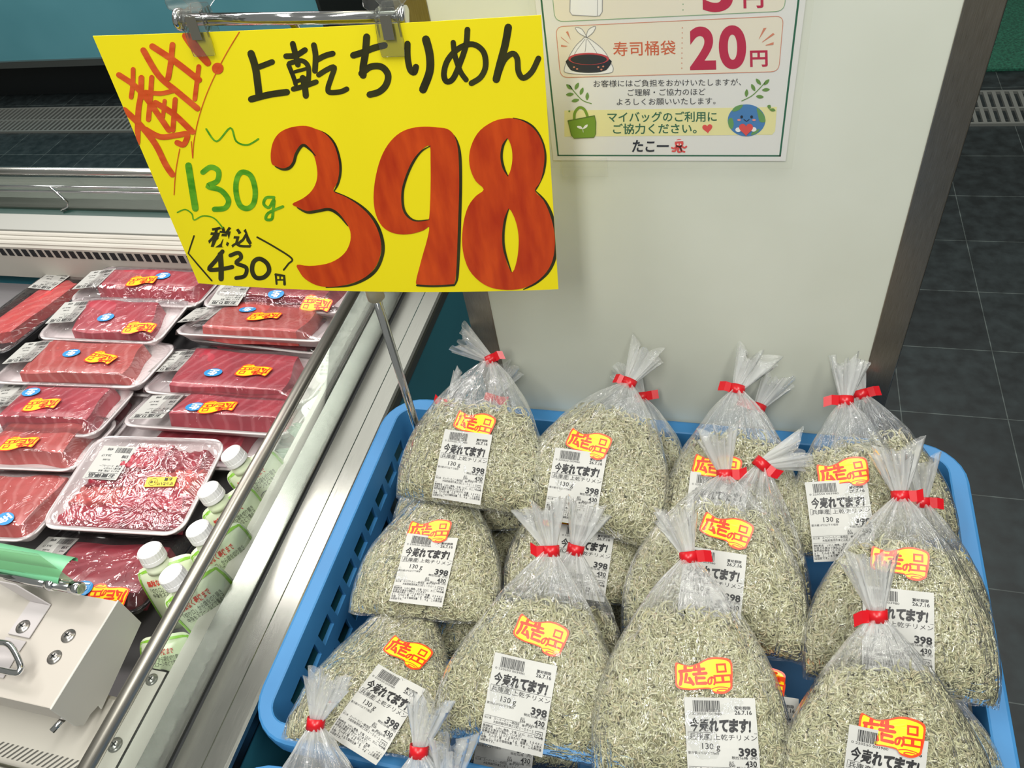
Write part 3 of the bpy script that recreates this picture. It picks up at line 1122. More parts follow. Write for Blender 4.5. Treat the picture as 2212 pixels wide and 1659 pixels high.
B = Art()
B.rect(-SW / 2, -SH / 2, SW / 2, SH / 2, 0, 0, 30, 8)
V0, F0, M0 = B.arrays()
front = sheet_pt(V0[:, :2], 0.0003)
back = sheet_pt(V0[:, :2], -0.0003)
n0 = len(V0)
nx, ny = 30, 8
ring = [i for i in range(nx + 1)] + [j * (nx + 1) + nx for j in range(1, ny + 1)] + [ny * (nx + 1) + i for i in range(nx - 1, -1, -1)] + [j * (nx + 1) for j in range(ny - 1, 0, -1)]
faces = list(F0) + [tuple(i + n0 for i in f[::-1]) for f in F0] + [(ring[k], ring[(k + 1) % len(ring)], ring[(k + 1) % len(ring)] + n0, ring[k] + n0) for k in range(len(ring))]
mids = [0] * len(faces) + M_
allv = np.vstack([front, back, W])
faces += [tuple(i + 2 * n0 for i in f) for f in F]
me = bpy.data.meshes.new('price_sign')
me.from_pydata([tuple(p) for p in allv], [], faces)
for m in smats:
    me.materials.append(m)
me.polygons.foreach_set('material_index', mids)
me.update()
sign = link('price_sign', me)
tag(sign, 'yellow hand-lettered card reading 398 hanging from a chrome rod', 'price sign')

# stand: chrome rod across the top, upright tube down into the crate, two clear clips
CLIP = clear('clear clip plastic', (0.93, 0.94, 0.93, 1), 0.04, 0.22, 0.03, haze=0.03)
NS = SQ @ Vector((0, -1, 0))                       # towards the viewer
XS, ZS = SQ @ Vector((1, 0, 0)), SQ @ Vector((0, 0, 1))
rod_p = SCEN - NS * 0.0065
ra, rb = on_plane(384, 42, rod_p, NS), on_plane(879, 37, rod_p, NS)
st = thing('sign_stand', 'chrome sign stand rising from the back left corner of the crate', 'sign stand', (-0.36, 0.55, RIM - 0.2168))
b = MB()
ax = (rb - ra).normalized()
b.tube([ra + ax * 0.004, rb - ax * 0.004], 0.0048, 16)
for e, s in ((ra, 1), (rb, -1)):
    b.lathe(e, ax * s, [(0.004, -0.0005), (0.0082, 0.0), (0.0086, 0.002), (0.0082, 0.004), (0.0048, 0.005)], 20)
b.build('rod', CHROME, st)
top = ra + (rb - ra) * 0.503
pole_top = top - NS * 0.0
foot = Vector((-0.3660, 0.5560, RIM - 0.2150))
mid_ = on_plane(808, 628, SCEN - NS * 0.012, NS)
b = MB()
b.tube([top, top * 0.93 + mid_ * 0.07 - NS * 0.010, mid_], 0.0034, 12)
b.tube([mid_, foot], 0.0046, 14)
b.build('pole', CHROME, st)
b = MB()
dd = (foot - mid_).normalized()
b.tube([mid_ - dd * 0.03, mid_ + dd * 0.009], 0.0088, 16)
b.build('sleeve', mat('cream sleeve', 'd9d3b4', 0.5), st)
b = MB()
b.box((foot.x - 0.03, foot.y - 0.035, RIM - 0.2168), (foot.x + 0.03, foot.y + 0.035, RIM - 0.2130))
b.build('foot_plate', CHROME, st)


def clip(px, py):
    c = on_plane(px, py, rod_p, NS)
    root = thing('sign_clip', None, 'clip', c)
    bb = MB()
    # two jaws with outline in (x, z) millimetres, front and back of the card, and rounded wings above the rod
    jaw = [(-9, -25), (9, -25), (10, -14), (9, 4), (7, 10), (-7, 10), (-9, 4), (-10, -14)]
    wing = [(-8, 6), (8, 6)] + [(14.5 * math.sin(math.radians(a)), 12 + 14.5 * math.cos(math.radians(a))) for a in range(90, -91, -20)]
    for sgn, base in ((1, 0.0115), (-1, 0.003)):
        def P(x, z, y):
            return c + XS * (x / 1000) + ZS * (z / 1000) + NS * y
        o0 = base if sgn > 0 else -base
        bb.prism([P(x, z, o0 + 0.0006 * 0) for x, z in jaw], NS * 0.0022 * sgn)
        bb.prism([P(x, z, o0 + sgn * (0.001 + max(z - 6, 0) / 1000 * 0.45)) for x, z in wing], NS * 0.0016 * sgn)
    for x in (-9, 9):
        bb.prism([c + XS * (x / 1000) + ZS * (z / 1000) + NS * y for z, y in ((-12, 0.011), (8, 0.013), (8, -0.004), (-2, -0.004))], XS * 0.0014 * (1 if x < 0 else -1))
    bb.build('jaws', CLIP, root, bevel=0.0005, seg=1)
    s = MB()
    s.prism([c + XS * (x / 1000) + ZS * (z / 1000) + NS * 0.0142 for x, z in ((-4.2, -12), (4.2, -12), (4.2, 5), (-4.2, 5))], NS * 0.0005)
    s.build('spring_plate', mat('spring steel', 'b7b3a6', 0.25, 1.0), root)
    return root


clip(433, 38)['label'] = 'clear plastic clip gripping the left end of the yellow card'
clip(846, 36)['label'] = 'clear plastic clip gripping the yellow card above its black headline'

# ================================================================== BAGS OF DRIED FISH
FILM = clear('bag film', (0.985, 0.988, 0.985, 1), 0.045, 0.2, 0.03, haze_attr='haze', haze_col='f4f6f6', wr=(26, 0.9, (1, 1, 1)), flow=True)
FISH = bpy.data.materials.new('dried whitebait')
FISH.use_nodes = True
geo = nd(FISH, 'ShaderNodeNewGeometry')
cr = nd(FISH, 'ShaderNodeValToRGB')
els = cr.color_ramp.elements
els[0].position, els[0].color = 0.0, lin('8c8868')
els[1].position, els[1].color = 1.0, lin('cbcaae')
for p_, c_ in ((0.18, 'a4a280'), (0.45, 'b2b08c'), (0.7, 'bbbb99'), (0.86, 'b3a886')):
    e = els.new(p_)
    e.color = lin(c_)
lk(FISH, geo.outputs['Random Per Island'], cr.inputs[0])
lk(FISH, cr.outputs[0], bsdf(FISH).inputs['Base Color'])
bsdf(FISH).inputs['Roughness'].default_value = 0.55
bsdf(FISH).inputs['Specular IOR Level'].default_value = 0.3
bsdf(FISH).inputs['Subsurface Weight'].default_value = 0.0
CORE = add_noise(mat('shaded packed whitebait', '767252', 0.7), 260, '5f5b3e', '8c8865', 3, bump=0.8, bscale=420)  # coloured darker than the loose fish, for the shade in their gaps
LAB = {'paper': 0, 'ink': 1}
STK = [mat('sticker orange border', 'ee4a1c', 0.35), mat('sticker yellow', 'ffd90a', 0.35), mat('sticker red letters', 'e43a12', 0.35)]


def make_label():
    a = Art()
    w, h = 58.0, 78.0
    a.rect(0, 0, w, h, 0, 0, 10, 12)
    X = lambda f: f * w
    Y = lambda f: (1 - f) * h
    rng = random.Random(4)
    x = X(0.12)
    while x < X(0.50):
        b_ = rng.choice((0.25, 0.25, 0.5, 0.75))
        a.rect(x, Y(0.145), x + b_, Y(0.03), 1, 2)
        x += b_ + rng.choice((0.3, 0.3, 0.55))
    a.text(X(0.05), Y(0.175), '0 220550 003980', 2.6, 1, width=X(0.47))
    a.text(X(0.70), Y(0.115), '賞味期限', 3.0, 1, bold=0.02, width=X(0.23))
    a.text(X(0.70), Y(0.165), '26.7.16', 4.4, 1, bold=0.02, width=X(0.24))
    for k, ch in enumerate('今売れてます!'):
        a.text(X(0.05 + 0.138 * k), Y(0.330), ch, 11.2, 1, bold=0.028 if k < 2 else 0.056, width=X(0.132 if k < 6 else 0.030), shear=0.10)
    a.rect(X(0.03), Y(0.352), X(0.99), Y(0.348), 1, 2)
    a.text(X(0.05), Y(0.412), '兵庫産', 4.9, 1, bold=0.005, width=X(0.29))
    for x0, x1, y0, y1 in ((0.03, 0.355, 0.4235, 0.4205), (0.03, 0.034, 0.4235, 0.348), (0.351, 0.355, 0.4235, 0.348)):
        a.rect(X(x0), Y(y0), X(x1), Y(y1), 1, 2)
    a.text(X(0.385), Y(0.415), '上乾チリメン', 4.9, 1, width=X(0.60))
    a.text(X(0.22), Y(0.515), '130 g', 6.6, 1, bold=0.004, width=X(0.25))
    a.text(X(0.72), Y(0.570), '398', 8.6, 1, bold=0.035, width=X(0.25))
    a.text(X(0.02), Y(0.565), '要冷蔵10℃以下で保存', 2.4, 1, width=X(0.43))
    a.text(X(0.62), Y(0.600), '税抜価格（円）', 2.4, 1, bold=0.01, width=X(0.35))
    a.text(X(0.58), Y(0.650), '品番', 2.2, 1, bold=0.01)
    a.text(X(0.80), Y(0.672), '430', 6.0, 1, bold=0.025, width=X(0.16))
    a.text(X(0.575), Y(0.680), '550', 2.8, 1, bold=0.02, width=X(0.085))
    a.text(X(0.68), Y(0.700), '税込価格（円）', 2.4, 1, bold=0.01, width=X(0.29))
    a.rect(X(0.02), Y(0.690), X(0.60), Y(0.687), 1, 2)
    a.text(X(0.02), Y(0.722), '加工者', 2.2, 1, width=X(0.11))
    a.text(X(0.17), Y(0.722), 'スーパーたこ一高槻店　㈱ヤマタ', 2.6, 1, bold=0.006, width=X(0.61))
    a.text(X(0.17), Y(0.757), '大阪府高槻市津之江町１－５６－１', 2.6, 1, bold=0.006, width=X(0.64))
    a.rect(X(0.02), Y(0.776), X(0.83), Y(0.773), 1, 2)
    a.line([(X(0.84), Y(0.735)), (X(0.95), Y(0.735)), (X(0.95), Y(0.80)), (X(0.84), Y(0.80))], 0.55, 1, 2, closed=True, smooth=False)
    a.text(X(0.855), Y(0.783), 'プラ', 3.0, 1, bold=0.03, width=X(0.08))
    for k, s in enumerate(('原材料名　いわし稚魚、食塩（エビ、カニ、イカ等', 'が混ざる漁法で漁獲しています）', '栄養成分表示（１００ｇ当たり）熱量　１９４Ｋｃ', 'ａｌ　たんぱく質　４４．１ｇ　脂質１．５ｇ炭水', '化物　１．１ｇ食塩相当量　５．４ｇ　この表示値', 'は目安です。')):
        a.text(X(0.02), Y(0.815 + 0.031 * k), s, 2.45, 1, bold=0.012, width=X((0.95, 0.62, 0.95, 0.95, 0.95, 0.22)[k]))
    return a.arrays()


def make_sticker():
    a = Art()
    ring = [(0, 23.5), (4, 23.0), (10, 21.0), (17, 22.5), (25, 26.0), (33, 26.5), (42, 23.5), (42.5, 15), (41, 5), (40, 1.2), (34, -2.2), (27, -1.2), (24, 2.0), (16, 2.4), (8, 2.2), (-1, 5.0), (-1.2, 13)]
    c = np.array([20.5, 12.2])
    inner = [tuple(c + (np.array(p) - c) * np.array([0.93, 0.885])) for p in ring]
    a.poly(ring, 0, 1, sub=4)
    a.poly(inner, 1, 2, sub=4)
    for pts, w_ in (([(7.2, 20.6), (7.0, 18.4)], 2.3), ([(2.6, 17.0), (11.6, 17.4)], 2.1), ([(3.6, 16.6), (3.4, 11.5), (1.9, 7.0)], 2.2), ([(7.6, 14.6), (5.8, 8.4), (10.6, 8.0)], 2.1), ([(9.4, 11.2), (11.6, 6.6)], 2.2),
                    ([(17.4, 21.0), (17.4, 14.4)], 2.4), ([(14.6, 20.2), (13.6, 17.6)], 2.0), ([(14.4, 17.8), (21.2, 17.9)], 2.0), ([(13.0, 14.2), (22.4, 14.5)], 2.1), ([(14.6, 11.6), (14.4, 7.0), (21.2, 6.8)], 2.3), ([(14.8, 11.2), (20.6, 10.9)], 2.0),
                    ([(26.2, 11.0), (25.2, 6.6), (23.4, 6.2), (23.6, 9.4), (26.4, 11.2), (28.6, 9.0), (27.4, 5.4)], 1.25)):
        a.line(pts, w_ * 1.18, 2, 3, smooth=len(pts) > 3)
    for x0, y0, s_ in ((31.2, 15.0, 6.2), (28.4, 6.8, 5.6), (34.8, 6.8, 5.6)):
        a.line([(x0, y0), (x0 + s_, y0), (x0 + s_, y0 + s_ * 0.9), (x0, y0 + s_ * 0.9)], 2.2, 2, 3, closed=True, smooth=False)
    a.line([(25.5, 2.2), (30, 3.2), (36, 2.6), (38.5, 1.0), (34, -0.6), (29, 0.2), (31, 1.4), (36, 1.2)], 0.8, 0, 3)
    V, F, M = a.arrays()
    V, F, M = refine(V, F, M, 2)
    V[:, 0] -= 20.5
    V[:, 1] -= 12.2
    V[:, :2] *= np.array([1.10, 1.02])
    return V, F, M


LV, LF, LM = make_label()
LV = LV.copy()
LV[:, 0] -= 29
LV[:, 1] -= 39
KV, KF, KM = make_sticker()

# a unit fish: rings along a curve, three-sided
NR = 7


def fish_cloud(rng, P, T, Nn, lens, rads, radi):
    """P points, T tangents, Nn surface normals (n,3) -> verts, faces of curled fish"""
    n = len(P)
    Bn = np.cross(Nn, T)
    a = np.linspace(-0.5, 0.5, NR)
    ang = (lens / radi)[:, None] * a[None, :]                       # bend angle along the body
    u = np.sin(ang) * radi[:, None]
    v = (1 - np.cos(ang)) * radi[:, None]
    wob = rng.normal(0, 0.0006, (n, 1)) * np.sin(a * 7)[None, :]
    C = P[:, None, :] + T[:, None, :] * u[:, :, None] + Bn[:, None, :] * v[:, :, None] + Nn[:, None, :] * wob[:, :, None]
    C = C - Bn[:, None, :] * (v.mean(1))[:, None, None]
    tx = np.cos(ang)[:, :, None] * T[:, None, :] + np.sin(ang)[:, :, None] * Bn[:, None, :]
    side = np.cross(np.broadcast_to(Nn[:, None, :], tx.shape), tx)
    prof = np.array([0.55, 1.0, 1.05, 0.95, 0.8, 0.55, 0.22])
    r = rads[:, None] * prof[None, :]
    rings = []
    for k in range(3):
        th = 2 * math.pi * k / 3 + 0.5
        rings.append(C + side * (np.cos(th) * r)[:, :, None] + np.broadcast_to(Nn[:, None, :], tx.shape) * (np.sin(th) * r)[:, :, None])
    V = np.stack(rings, 2).reshape(-1, 3)                            # (n, NR, 3 sides, 3)
    base = (np.arange(n) * NR * 3)[:, None]
    F = []
    for i in range(NR - 1):
        for k in range(3):
            k2 = (k + 1) % 3
            F.append(np.stack([i * 3 + k + base[:, 0], i * 3 + k2 + base[:, 0], (i + 1) * 3 + k2 + base[:, 0], (i + 1) * 3 + k + base[:, 0]], 1))
    return V, np.concatenate(F)


def bag(label, BL, BR, TIE, zb, zt, tail=None, lab=None, stk=None, e=2.2, sf=0.74, T=0.019, nfish=2300, seed=1, flag=1, group='bags of dried whitebait', hw_scale=1.0, haze=0.03):
    rng = np.random.default_rng(seed)
    pl, pr, pt = on_z(*BL, EYE + zb), on_z(*BR, EYE + zb), on_z(*TIE, EYE + zt)
    O = (pl + pr) / 2
    Lv = pt - O
    LEN = Lv.length
    v = Lv.normalized()
    Wd = pr - pl
    HW = Wd.length / 2 * hw_scale
    w = (Wd - v * Wd.dot(v)).normalized()
    n = w.cross(v)
    BAGS.append((label[:28], round(LEN, 3), round(2 * HW, 3)))
    On, wn, vn, nn = (np.array(q_) for q_ in (O, w, v, n))

    def half(s):
        s = np.clip(s, 0, 1)
        return HW * (1 - s ** e) * (0.97 + 0.05 * np.sin(s * 5)) + 0.0045

    def thick(s):
        s = np.clip(s, 0, 1)
        t = T * (1 - np.exp(-s / 0.07)) * (1 - 0.55 * np.clip((s - 0.35) / 0.65, 0, 1) ** 1.5)
        return np.minimum(t, half(s) * 0.62) * np.clip(s / 0.02, 0.05, 1)

    def H(x, y):
        s = y / LEN
        h_ = half(s)
        return thick(s) * np.clip(1 - (np.abs(x) / h_) ** 2.5, 0, 1) ** 0.4

    def world(x, y, z):
        return On + x[:, None] * wn + y[:, None] * vn + z[:, None] * nn

    root = thing('whitebait_bag', label, 'bag of dried fish', O, group)
    # ---- fish
    m = int(nfish * 1.6)
    s = rng.random(m) * sf
    x = (rng.random(m) * 2 - 1) * HW
    top = sf - 0.10 * rng.random(m) - 0.06 * (x / HW) ** 2
    ok = (np.abs(x) < half(s) * 0.95) & (s > 0.015) & (s < top)
    s, x = s[ok][:nfish], x[ok][:nfish]
    y = s * LEN
    k = len(s)
    dep = np.abs(rng.normal(0, 0.0016, k))
    h0 = H(x, y)
    z = np.maximum(h0 - 0.0014 - dep, -0.002)
    ep = 0.003
    gx = (H(x + ep, y) - H(x - ep, y)) / (2 * ep)
    gy = (H(x, y + ep) - H(x, y - ep)) / (2 * ep)
    Nl = np.stack([-np.clip(gx, -1.5, 1.5), -np.clip(gy, -1.5, 1.5), np.ones(k)], 1)
    Nl += rng.normal(0, 0.30, Nl.shape)
    Nl /= np.linalg.norm(Nl, axis=1)[:, None]
    th = rng.random(k) * 2 * math.pi
    Tl = np.stack([np.cos(th), np.sin(th), np.zeros(k)], 1)
    Tl -= Nl * (Tl * Nl).sum(1)[:, None]
    Tl /= np.linalg.norm(Tl, axis=1)[:, None]
    lens = rng.uniform(0.013, 0.022, k)
    radi = rng.uniform(0.0032, 0.0130, k)
    rads = rng.uniform(0.00080, 0.00120, k)
    Pl = np.stack([x, y, z], 1)
    V, F = fish_cloud(rng, Pl, Tl, Nl, lens, rads, radi)
    # keep every fish inside the outline of the film
    lim = half(V[:, 1] / LEN) * 0.97
    V[:, 0] = np.clip(V[:, 0], -lim, lim)
    V[:, 1] = np.maximum(V[:, 1], 0.0015)
    V[:, 2] = np.minimum(V[:, 2], H(V[:, 0], V[:, 1]) - 0.0002)
    Wv = world(V[:, 0], V[:, 1], V[:, 2])
    o = np_mesh('dried_whitebait', Wv, F, FISH, smooth=True, parent=root)
    o['kind'] = 'stuff'
    # packed middle under the loose top layer
    nu, ns = 24, 18
    th = np.linspace(0, 2 * math.pi, nu, endpoint=False)
    ss = np.linspace(0.012, sf - 0.05, ns)
    hh, tt = half(ss) * 0.93, np.maximum(thick(ss) - 0.0025, 0.0006)
    tt[-1] *= 0.2
    hh[-1] *= 0.8
    X = hh[:, None] * np.sign(np.cos(th)) * np.abs(np.cos(th)) ** 0.8
    Z = tt[:, None] * np.sign(np.sin(th)) * np.abs(np.sin(th)) ** 0.8
    Y = np.repeat(ss[:, None] * LEN, nu, 1)
    W = world(X.ravel(), Y.ravel(), Z.ravel())
    idx = np.arange(ns * nu).reshape(ns, nu)
    Fq = np.stack([idx[:-1], np.roll(idx[:-1], -1, 1), np.roll(idx[1:], -1, 1), idx[1:]], -1).reshape(-1, 4)
    c = np_mesh('packed_middle', W, Fq, CORE, parent=o)
    c['kind'] = 'stuff'
    # ---- film: pillow, gathered neck, pleated tail
    nu, ns, nt_ = 96, 54, 12
    th = np.linspace(0, 2 * math.pi, nu, endpoint=False)
    ss = np.concatenate([[0.0, 0.006, 0.015, 0.03], np.linspace(0.05, 1.0, ns - 4)])
    ph = rng.random(6) * 6.28
    ks = rng.integers(5, 15, 6)
    pleat = sum(np.sin(ks[i] * th + ph[i]) for i in range(6)) / 2.4
    crease = sum(np.sin((ks[i] + 6) * th + ph[-i - 1]) for i in range(4)) / 2.0
    g = np.clip((ss - (sf - 0.16)) / (1.0 - (sf - 0.16)), 0, 1)
    amp = 0.42 * g ** 0.7
    hh, tt = half(ss), thick(ss)
    rad = 1 + amp[:, None] * (0.6 * pleat[None, :] + 0.4 * crease[None, :] * np.sin(ss * 19)[:, None])
    X = hh[:, None] * np.sign(np.cos(th)) * np.abs(np.cos(th)) ** 0.8 * (1 + (rad - 1) * 0.35)
    Z = tt[:, None] * np.sign(np.sin(th)) * np.abs(np.sin(th)) ** 0.8 * rad
    # loose wrinkles all over
    for _ in range(12):
        kx, ky, p0 = rng.normal(0, 130), rng.normal(0, 110), rng.random() * 6.28
        Z += np.sign(Z) * 0.00050 * np.maximum(0, np.sin(kx * X + ky * (ss * LEN)[:, None] + p0)) ** 4 * np.clip(ss / 0.1, 0, 1)[:, None]
    Y = np.repeat((ss * LEN)[:, None], nu, 1)
    Y[0] += 0.0012 * np.sin(th * 5 + ph[0])
    pts = world(X.ravel(), Y.ravel(), Z.ravel())
    hz = haze + 0.34 * np.clip((g - 0.15) / 0.75, 0, 1)[:, None] ** 1.4 * (0.55 + 0.45 * np.clip(pleat, -1, 1)[None, :] ** 2)
    hz = hz.ravel()
    tie = On + vn * LEN
    if tail is None:
        td = v * 0.050 + n * 0.012
    else:
        d_ = -ray(1106, 829.5)
        e_ = on_plane(tail[0], tail[1], Vector(tie), (d_ + n * 0.3).normalized())
        td = e_ - Vector(tie)
        td = td.normalized() * min(max(td.length, 0.042), 0.072)
    tl = td.length
    ta = td.normalized()
    tw = (w - ta * w.dot(ta)).normalized()
    tnn = tw.cross(ta)
    tap, twp, tnp = np.array(ta), np.array(tw), np.array(tnn)
    rows, thz = [], []
    for j in range(1, nt_ + 1):
        q_ = j / nt_
        rx = 0.0050 + 0.0110 * q_ ** 0.9
        ry = 0.0040 + 0.0060 * q_
        rr = 1 + 0.42 * q_ ** 0.6 * pleat + 0.16 * q_ * crease
        cx = rx * np.cos(th) * rr
        cz = ry * np.sin(th) * (1 + 0.8 * (rr - 1)) + 0.003 * q_ * np.sin(5 * th + ph[1])
        ly = tl * q_ + (0.006 * q_ ** 2) * np.sin(3 * th + ph[2]) + 0.003 * q_ ** 3 * pleat
        rows.append(tie + ly[:, None] * tap + cx[:, None] * twp + cz[:, None] * tnp)
        thz.append(0.20 + 0.22 * (1 - q_) * np.ones(nu) + 0.10 * np.clip(crease, 0, 1))
    V = np.vstack([pts] + rows)
    hz = np.clip(np.concatenate([hz] + thz), 0, 0.6)
    tot = ns + nt_
    idx = np.arange(tot * nu).reshape(tot, nu)
    Fq = np.stack([idx[:-1], np.roll(idx[:-1], -1, 1), np.roll(idx[1:], -1, 1), idx[1:]], -1).reshape(-1, 4)
    fo = np_mesh('plastic_film', V, Fq, FILM, parent=root, attr={'haze': hz}, flow=np.c_[np.tile(np.cos(th) * 1.2, tot), np.tile(np.sin(th) * 1.2, tot), np.repeat(np.concatenate([ss, 1 + np.arange(1, nt_ + 1) / nt_ * 0.35]), nu)])
    # ---- red tape round the neck with its two ends stuck together as a flag
    tb_ = MB()
    ax = (v + ta).normalized()
    tx = (w - ax * w.dot(ax)).normalized()
    tz = tx.cross(ax)
    tp = Vector(tie)
    hgt = 0.0052
    seg = 20
    rxt, rzt = 0.0084, 0.0070
    vs = []
    for sgn in (-1, 1):
        for k_ in range(seg):
            a_ = 2 * math.pi * k_ / seg
            vs.append(tp + ax * hgt * sgn + tx * math.cos(a_) * rxt + tz * math.sin(a_) * rzt)
    tb_.add(vs, [(k_, (k_ + 1) % seg, seg + (k_ + 1) % seg, seg + k_) for k_ in range(seg)], 0, True)
    if flag:
        fl_ = tx * flag
        fl_len = 0.010 + 0.007 * rng.random()
        b0 = tp + fl_ * rxt * 0.8 + tz * rzt * 0.5
        b1 = b0 + fl_ * fl_len * 0.5 + tz * 0.002
        b2 = b0 + fl_ * fl_len + ax * rng.uniform(-0.004, 0.004) - tz * 0.001
        tb_.add([b0 - ax * hgt, b0 + ax * hgt, b1 - ax * hgt, b1 + ax * hgt, b2 - ax * hgt, b2 + ax * hgt], [(0, 2, 3, 1), (2, 4, 5, 3)], 0)
    to = tb_.build('tape_tie', RED_TAPE, root)
    sm = to.modifiers.new('tape thickness', 'SOLIDIFY')
    sm.thickness = 0.0004
    # ---- stickers bent over the bag
    for kind, spec in (('price_label', lab), ('advert_sticker', stk)):
        if spec is None:
            continue
        cx_, cy_, ang = spec[:3]
        sc_ = spec[3] if len(spec) > 3 else 1.0
        pm = O + v * LEN * 0.45 + n * (T * 0.85)
        c3 = on_plane(cx_, cy_, pm, n)
        ux = c3 + w * 0.02
        lx, ly = (c3 - O).dot(w), (c3 - O).dot(v)
        # turn so that the label's top edge has the asked slope in the frame
        best = None
        p0 = np.array(to_px(c3))
        for k_ in range(-60, 61):
            a_ = math.radians(k_)
            p1 = np.array(to_px(c3 + (w * math.cos(a_) + v * math.sin(a_)) * 0.02))
            d_ = p1 - p0
            er = abs(math.degrees(math.atan2(d_[1], d_[0])) - ang)
            if best is None or er < best[0]:
                best = (er, a_)
        a_ = best[1]
        if kind == 'price_label':
            V2, F2, M2, mats2, off = LV, LF, LM, [WHITE_PAPER, INK], 0.0017
        else:
            V2, F2, M2, mats2, off = KV, KF, KM, STK, 0.0022
        px_, py_ = V2[:, 0] * 0.001 * sc_, V2[:, 1] * 0.001 * sc_
        xx = lx + px_ * math.cos(a_) - py_ * math.sin(a_)
        yy = ly + px_ * math.sin(a_) + py_ * math.cos(a_)
        sh = 0.62
        zz = H(lx + (xx - lx) * sh, np.clip(ly + (yy - ly) * sh, 0.01, LEN * 0.9))
        ccx = rng.uniform(-1, 1)
        zz = zz + off + 0.0012 * np.sin(px_ * 90 + ccx * 3) * np.cos(py_ * 60 + ccx) + V2[:, 2] * 0.00012
        Wl = world(xx, yy, zz)
        me = bpy.data.meshes.new(kind)
        me.from_pydata([tuple(q_) for q_ in Wl], [], F2)
        for m_ in mats2:
            me.materials.append(m_)
        me.polygons.foreach_set('material_index', M2)
        me.update()
        link(kind, me, root)
    return root


BAGS = []
# under layer first, then the rows as they lie on one another
bag('bag of dried whitebait lying lowest between the left middle and front bags', (930, 1405), (1160, 1425), (1030, 1245), -0.800, -0.790, seed=1, nfish=1500, hw_scale=1.15)
bag('lower bag glimpsed between the level middle bag and the paired necks', (1000, 1275), (1235, 1295), (1110, 1075), -0.805, -0.795, seed=41, nfish=1500, hw_scale=1.25, e=4)
bag('lower bag glimpsed right of the paired necks under the centre bag', (1200, 1455), (1480, 1475), (1345, 1240), -0.805, -0.795, seed=42, nfish=1600, hw_scale=1.1, e=4)
bag('bag with a label edge peeping out by the near crate rim', (985, 1652), (1245, 1672), (1120, 1480), -0.815, -0.790, lab=(1092, 1608, 9), seed=2, nfish=1500)
bag('small untidy bag with clear pointed tail beside the chrome pole', (885, 1035), (1100, 1090), (968, 872), -0.815, -0.745, tail=(995, 832), seed=3, nfish=900, flag=-1)
bag('bag behind the back left bag, its red tie seen through film', (900, 1015), (1170, 1080), (1060, 860), -0.765, -0.705, tail=(1095, 790), seed=4, nfish=1500)
bag('bag whose right edge shows behind the second back bag', (1180, 1075), (1462, 1140), (1385, 858), -0.760, -0.695, tail=(1350, 800), seed=5, nfish=1900, e=3.4)
bag('bag with the lower red tie behind the third back bag', (1450, 1160), (1725, 1215), (1637, 882), -0.765, -0.69, tail=(1672, 830), seed=6, nfish=1500, flag=-1)
bag('bag of whitebait in the far right corner of the blue crate', (1800, 1165), (2075, 1215), (1860, 852), -0.755, -0.668, tail=(1838, 800), seed=7, nfish=1900, e=2.6, flag=1)
bag('bag showing one fishy corner under the back left bag', (862, 1120), (1120, 1185), (1000, 940), -0.765, -0.74, seed=8, nfish=1500)
bag('back left bag with its tail blown left before the steel edge', (862, 1064), (1150, 1130), (1060, 778), -0.715, -0.637, tail=(1000, 738), lab=(1000, 1008, 8), stk=(1026, 918, 14), e=2.9, sf=0.70, seed=9)
bag('back bag standing second from left with both stickers showing', (1105, 1092), (1402, 1182), (1358, 828), -0.715, -0.642, tail=(1392, 770), lab=(1243, 1052, 9), stk=(1272, 960, 15), e=3.0, sf=0.80, seed=10, nfish=2600, flag=-1)
bag('back bag third from left, sticker half hidden by a tail', (1425, 1190), (1730, 1240), (1592, 842), -0.728, -0.645, tail=(1618, 790), stk=(1548, 1012, 8), lab=(1545, 1108, 8), e=2.6, sf=0.73, seed=11, flag=-1)
bag('back right bag with creased price label beside the dark gap', (1712, 1196), (1992, 1222), (1826, 866), -0.722, -0.645, tail=(1830, 798), lab=(1815, 1124, -3), stk=(1820, 1023, -8), e=2.4, sf=0.70, seed=12, flag=-1)
bag('bag with a red sliver of tie behind the right middle bag', (1850, 1390), (2135, 1440), (1990, 1085), -0.770, -0.69, tail=(1985, 1010), seed=13, nfish=1700, e=2.8)
bag('middle bag at the left wall with level sticker and label', (752, 1346), (1064, 1330), (975, 1030), -0.742, -0.730, lab=(918, 1232, 6), stk=(928, 1150, 2), e=2.6, sf=0.80, seed=14, nfish=2600)
bag('middle bag mostly hidden behind two red taped necks', (1088, 1294), (1405, 1312), (1270, 1010), -0.748, -0.735, lab=(1258, 1215, 8), stk=(1222, 1128, 6), e=2.8, sf=0.82, seed=15, nfish=2400)
bag('bag with the bright right hand tie behind the centre bag', (1440, 1345), (1735, 1400), (1645, 1003), -0.765, -0.650, tail=(1700, 985), seed=16, nfish=1400, flag=1)
bag('large centre bag with tilted sticker, left of the dark gap', (1345, 1375), (1732, 1428), (1566, 1026), -0.735, -0.660, tail=(1555, 965), lab=(1536, 1278, 10), stk=(1568, 1146, 17), e=3.0, sf=0.82, seed=17, nfish=3000, flag=1)
bag('right middle bag against the right wall of the blue crate', (1740, 1452), (2152, 1545), (1945, 1072), -0.735, -0.655, tail=(1932, 1000), lab=(1938, 1370, 7), stk=(1942, 1215, 7), e=2.4, sf=0.76, seed=18, nfish=3000, flag=1)
bag('front left bag with its price label tilted clockwise', (622, 1574), (945, 1672), (905, 1262), -0.735, -0.765, lab=(815, 1538, 30), stk=(880, 1413, 22), e=1.9, sf=0.84, seed=19, nfish=3000)
bag('bag with the right one of two paired red ties', (1010, 1560), (1350, 1575), (1243, 1187), -0.770, -0.668, tail=(1265, 1108), seed=20, nfish=1400, flag=0)
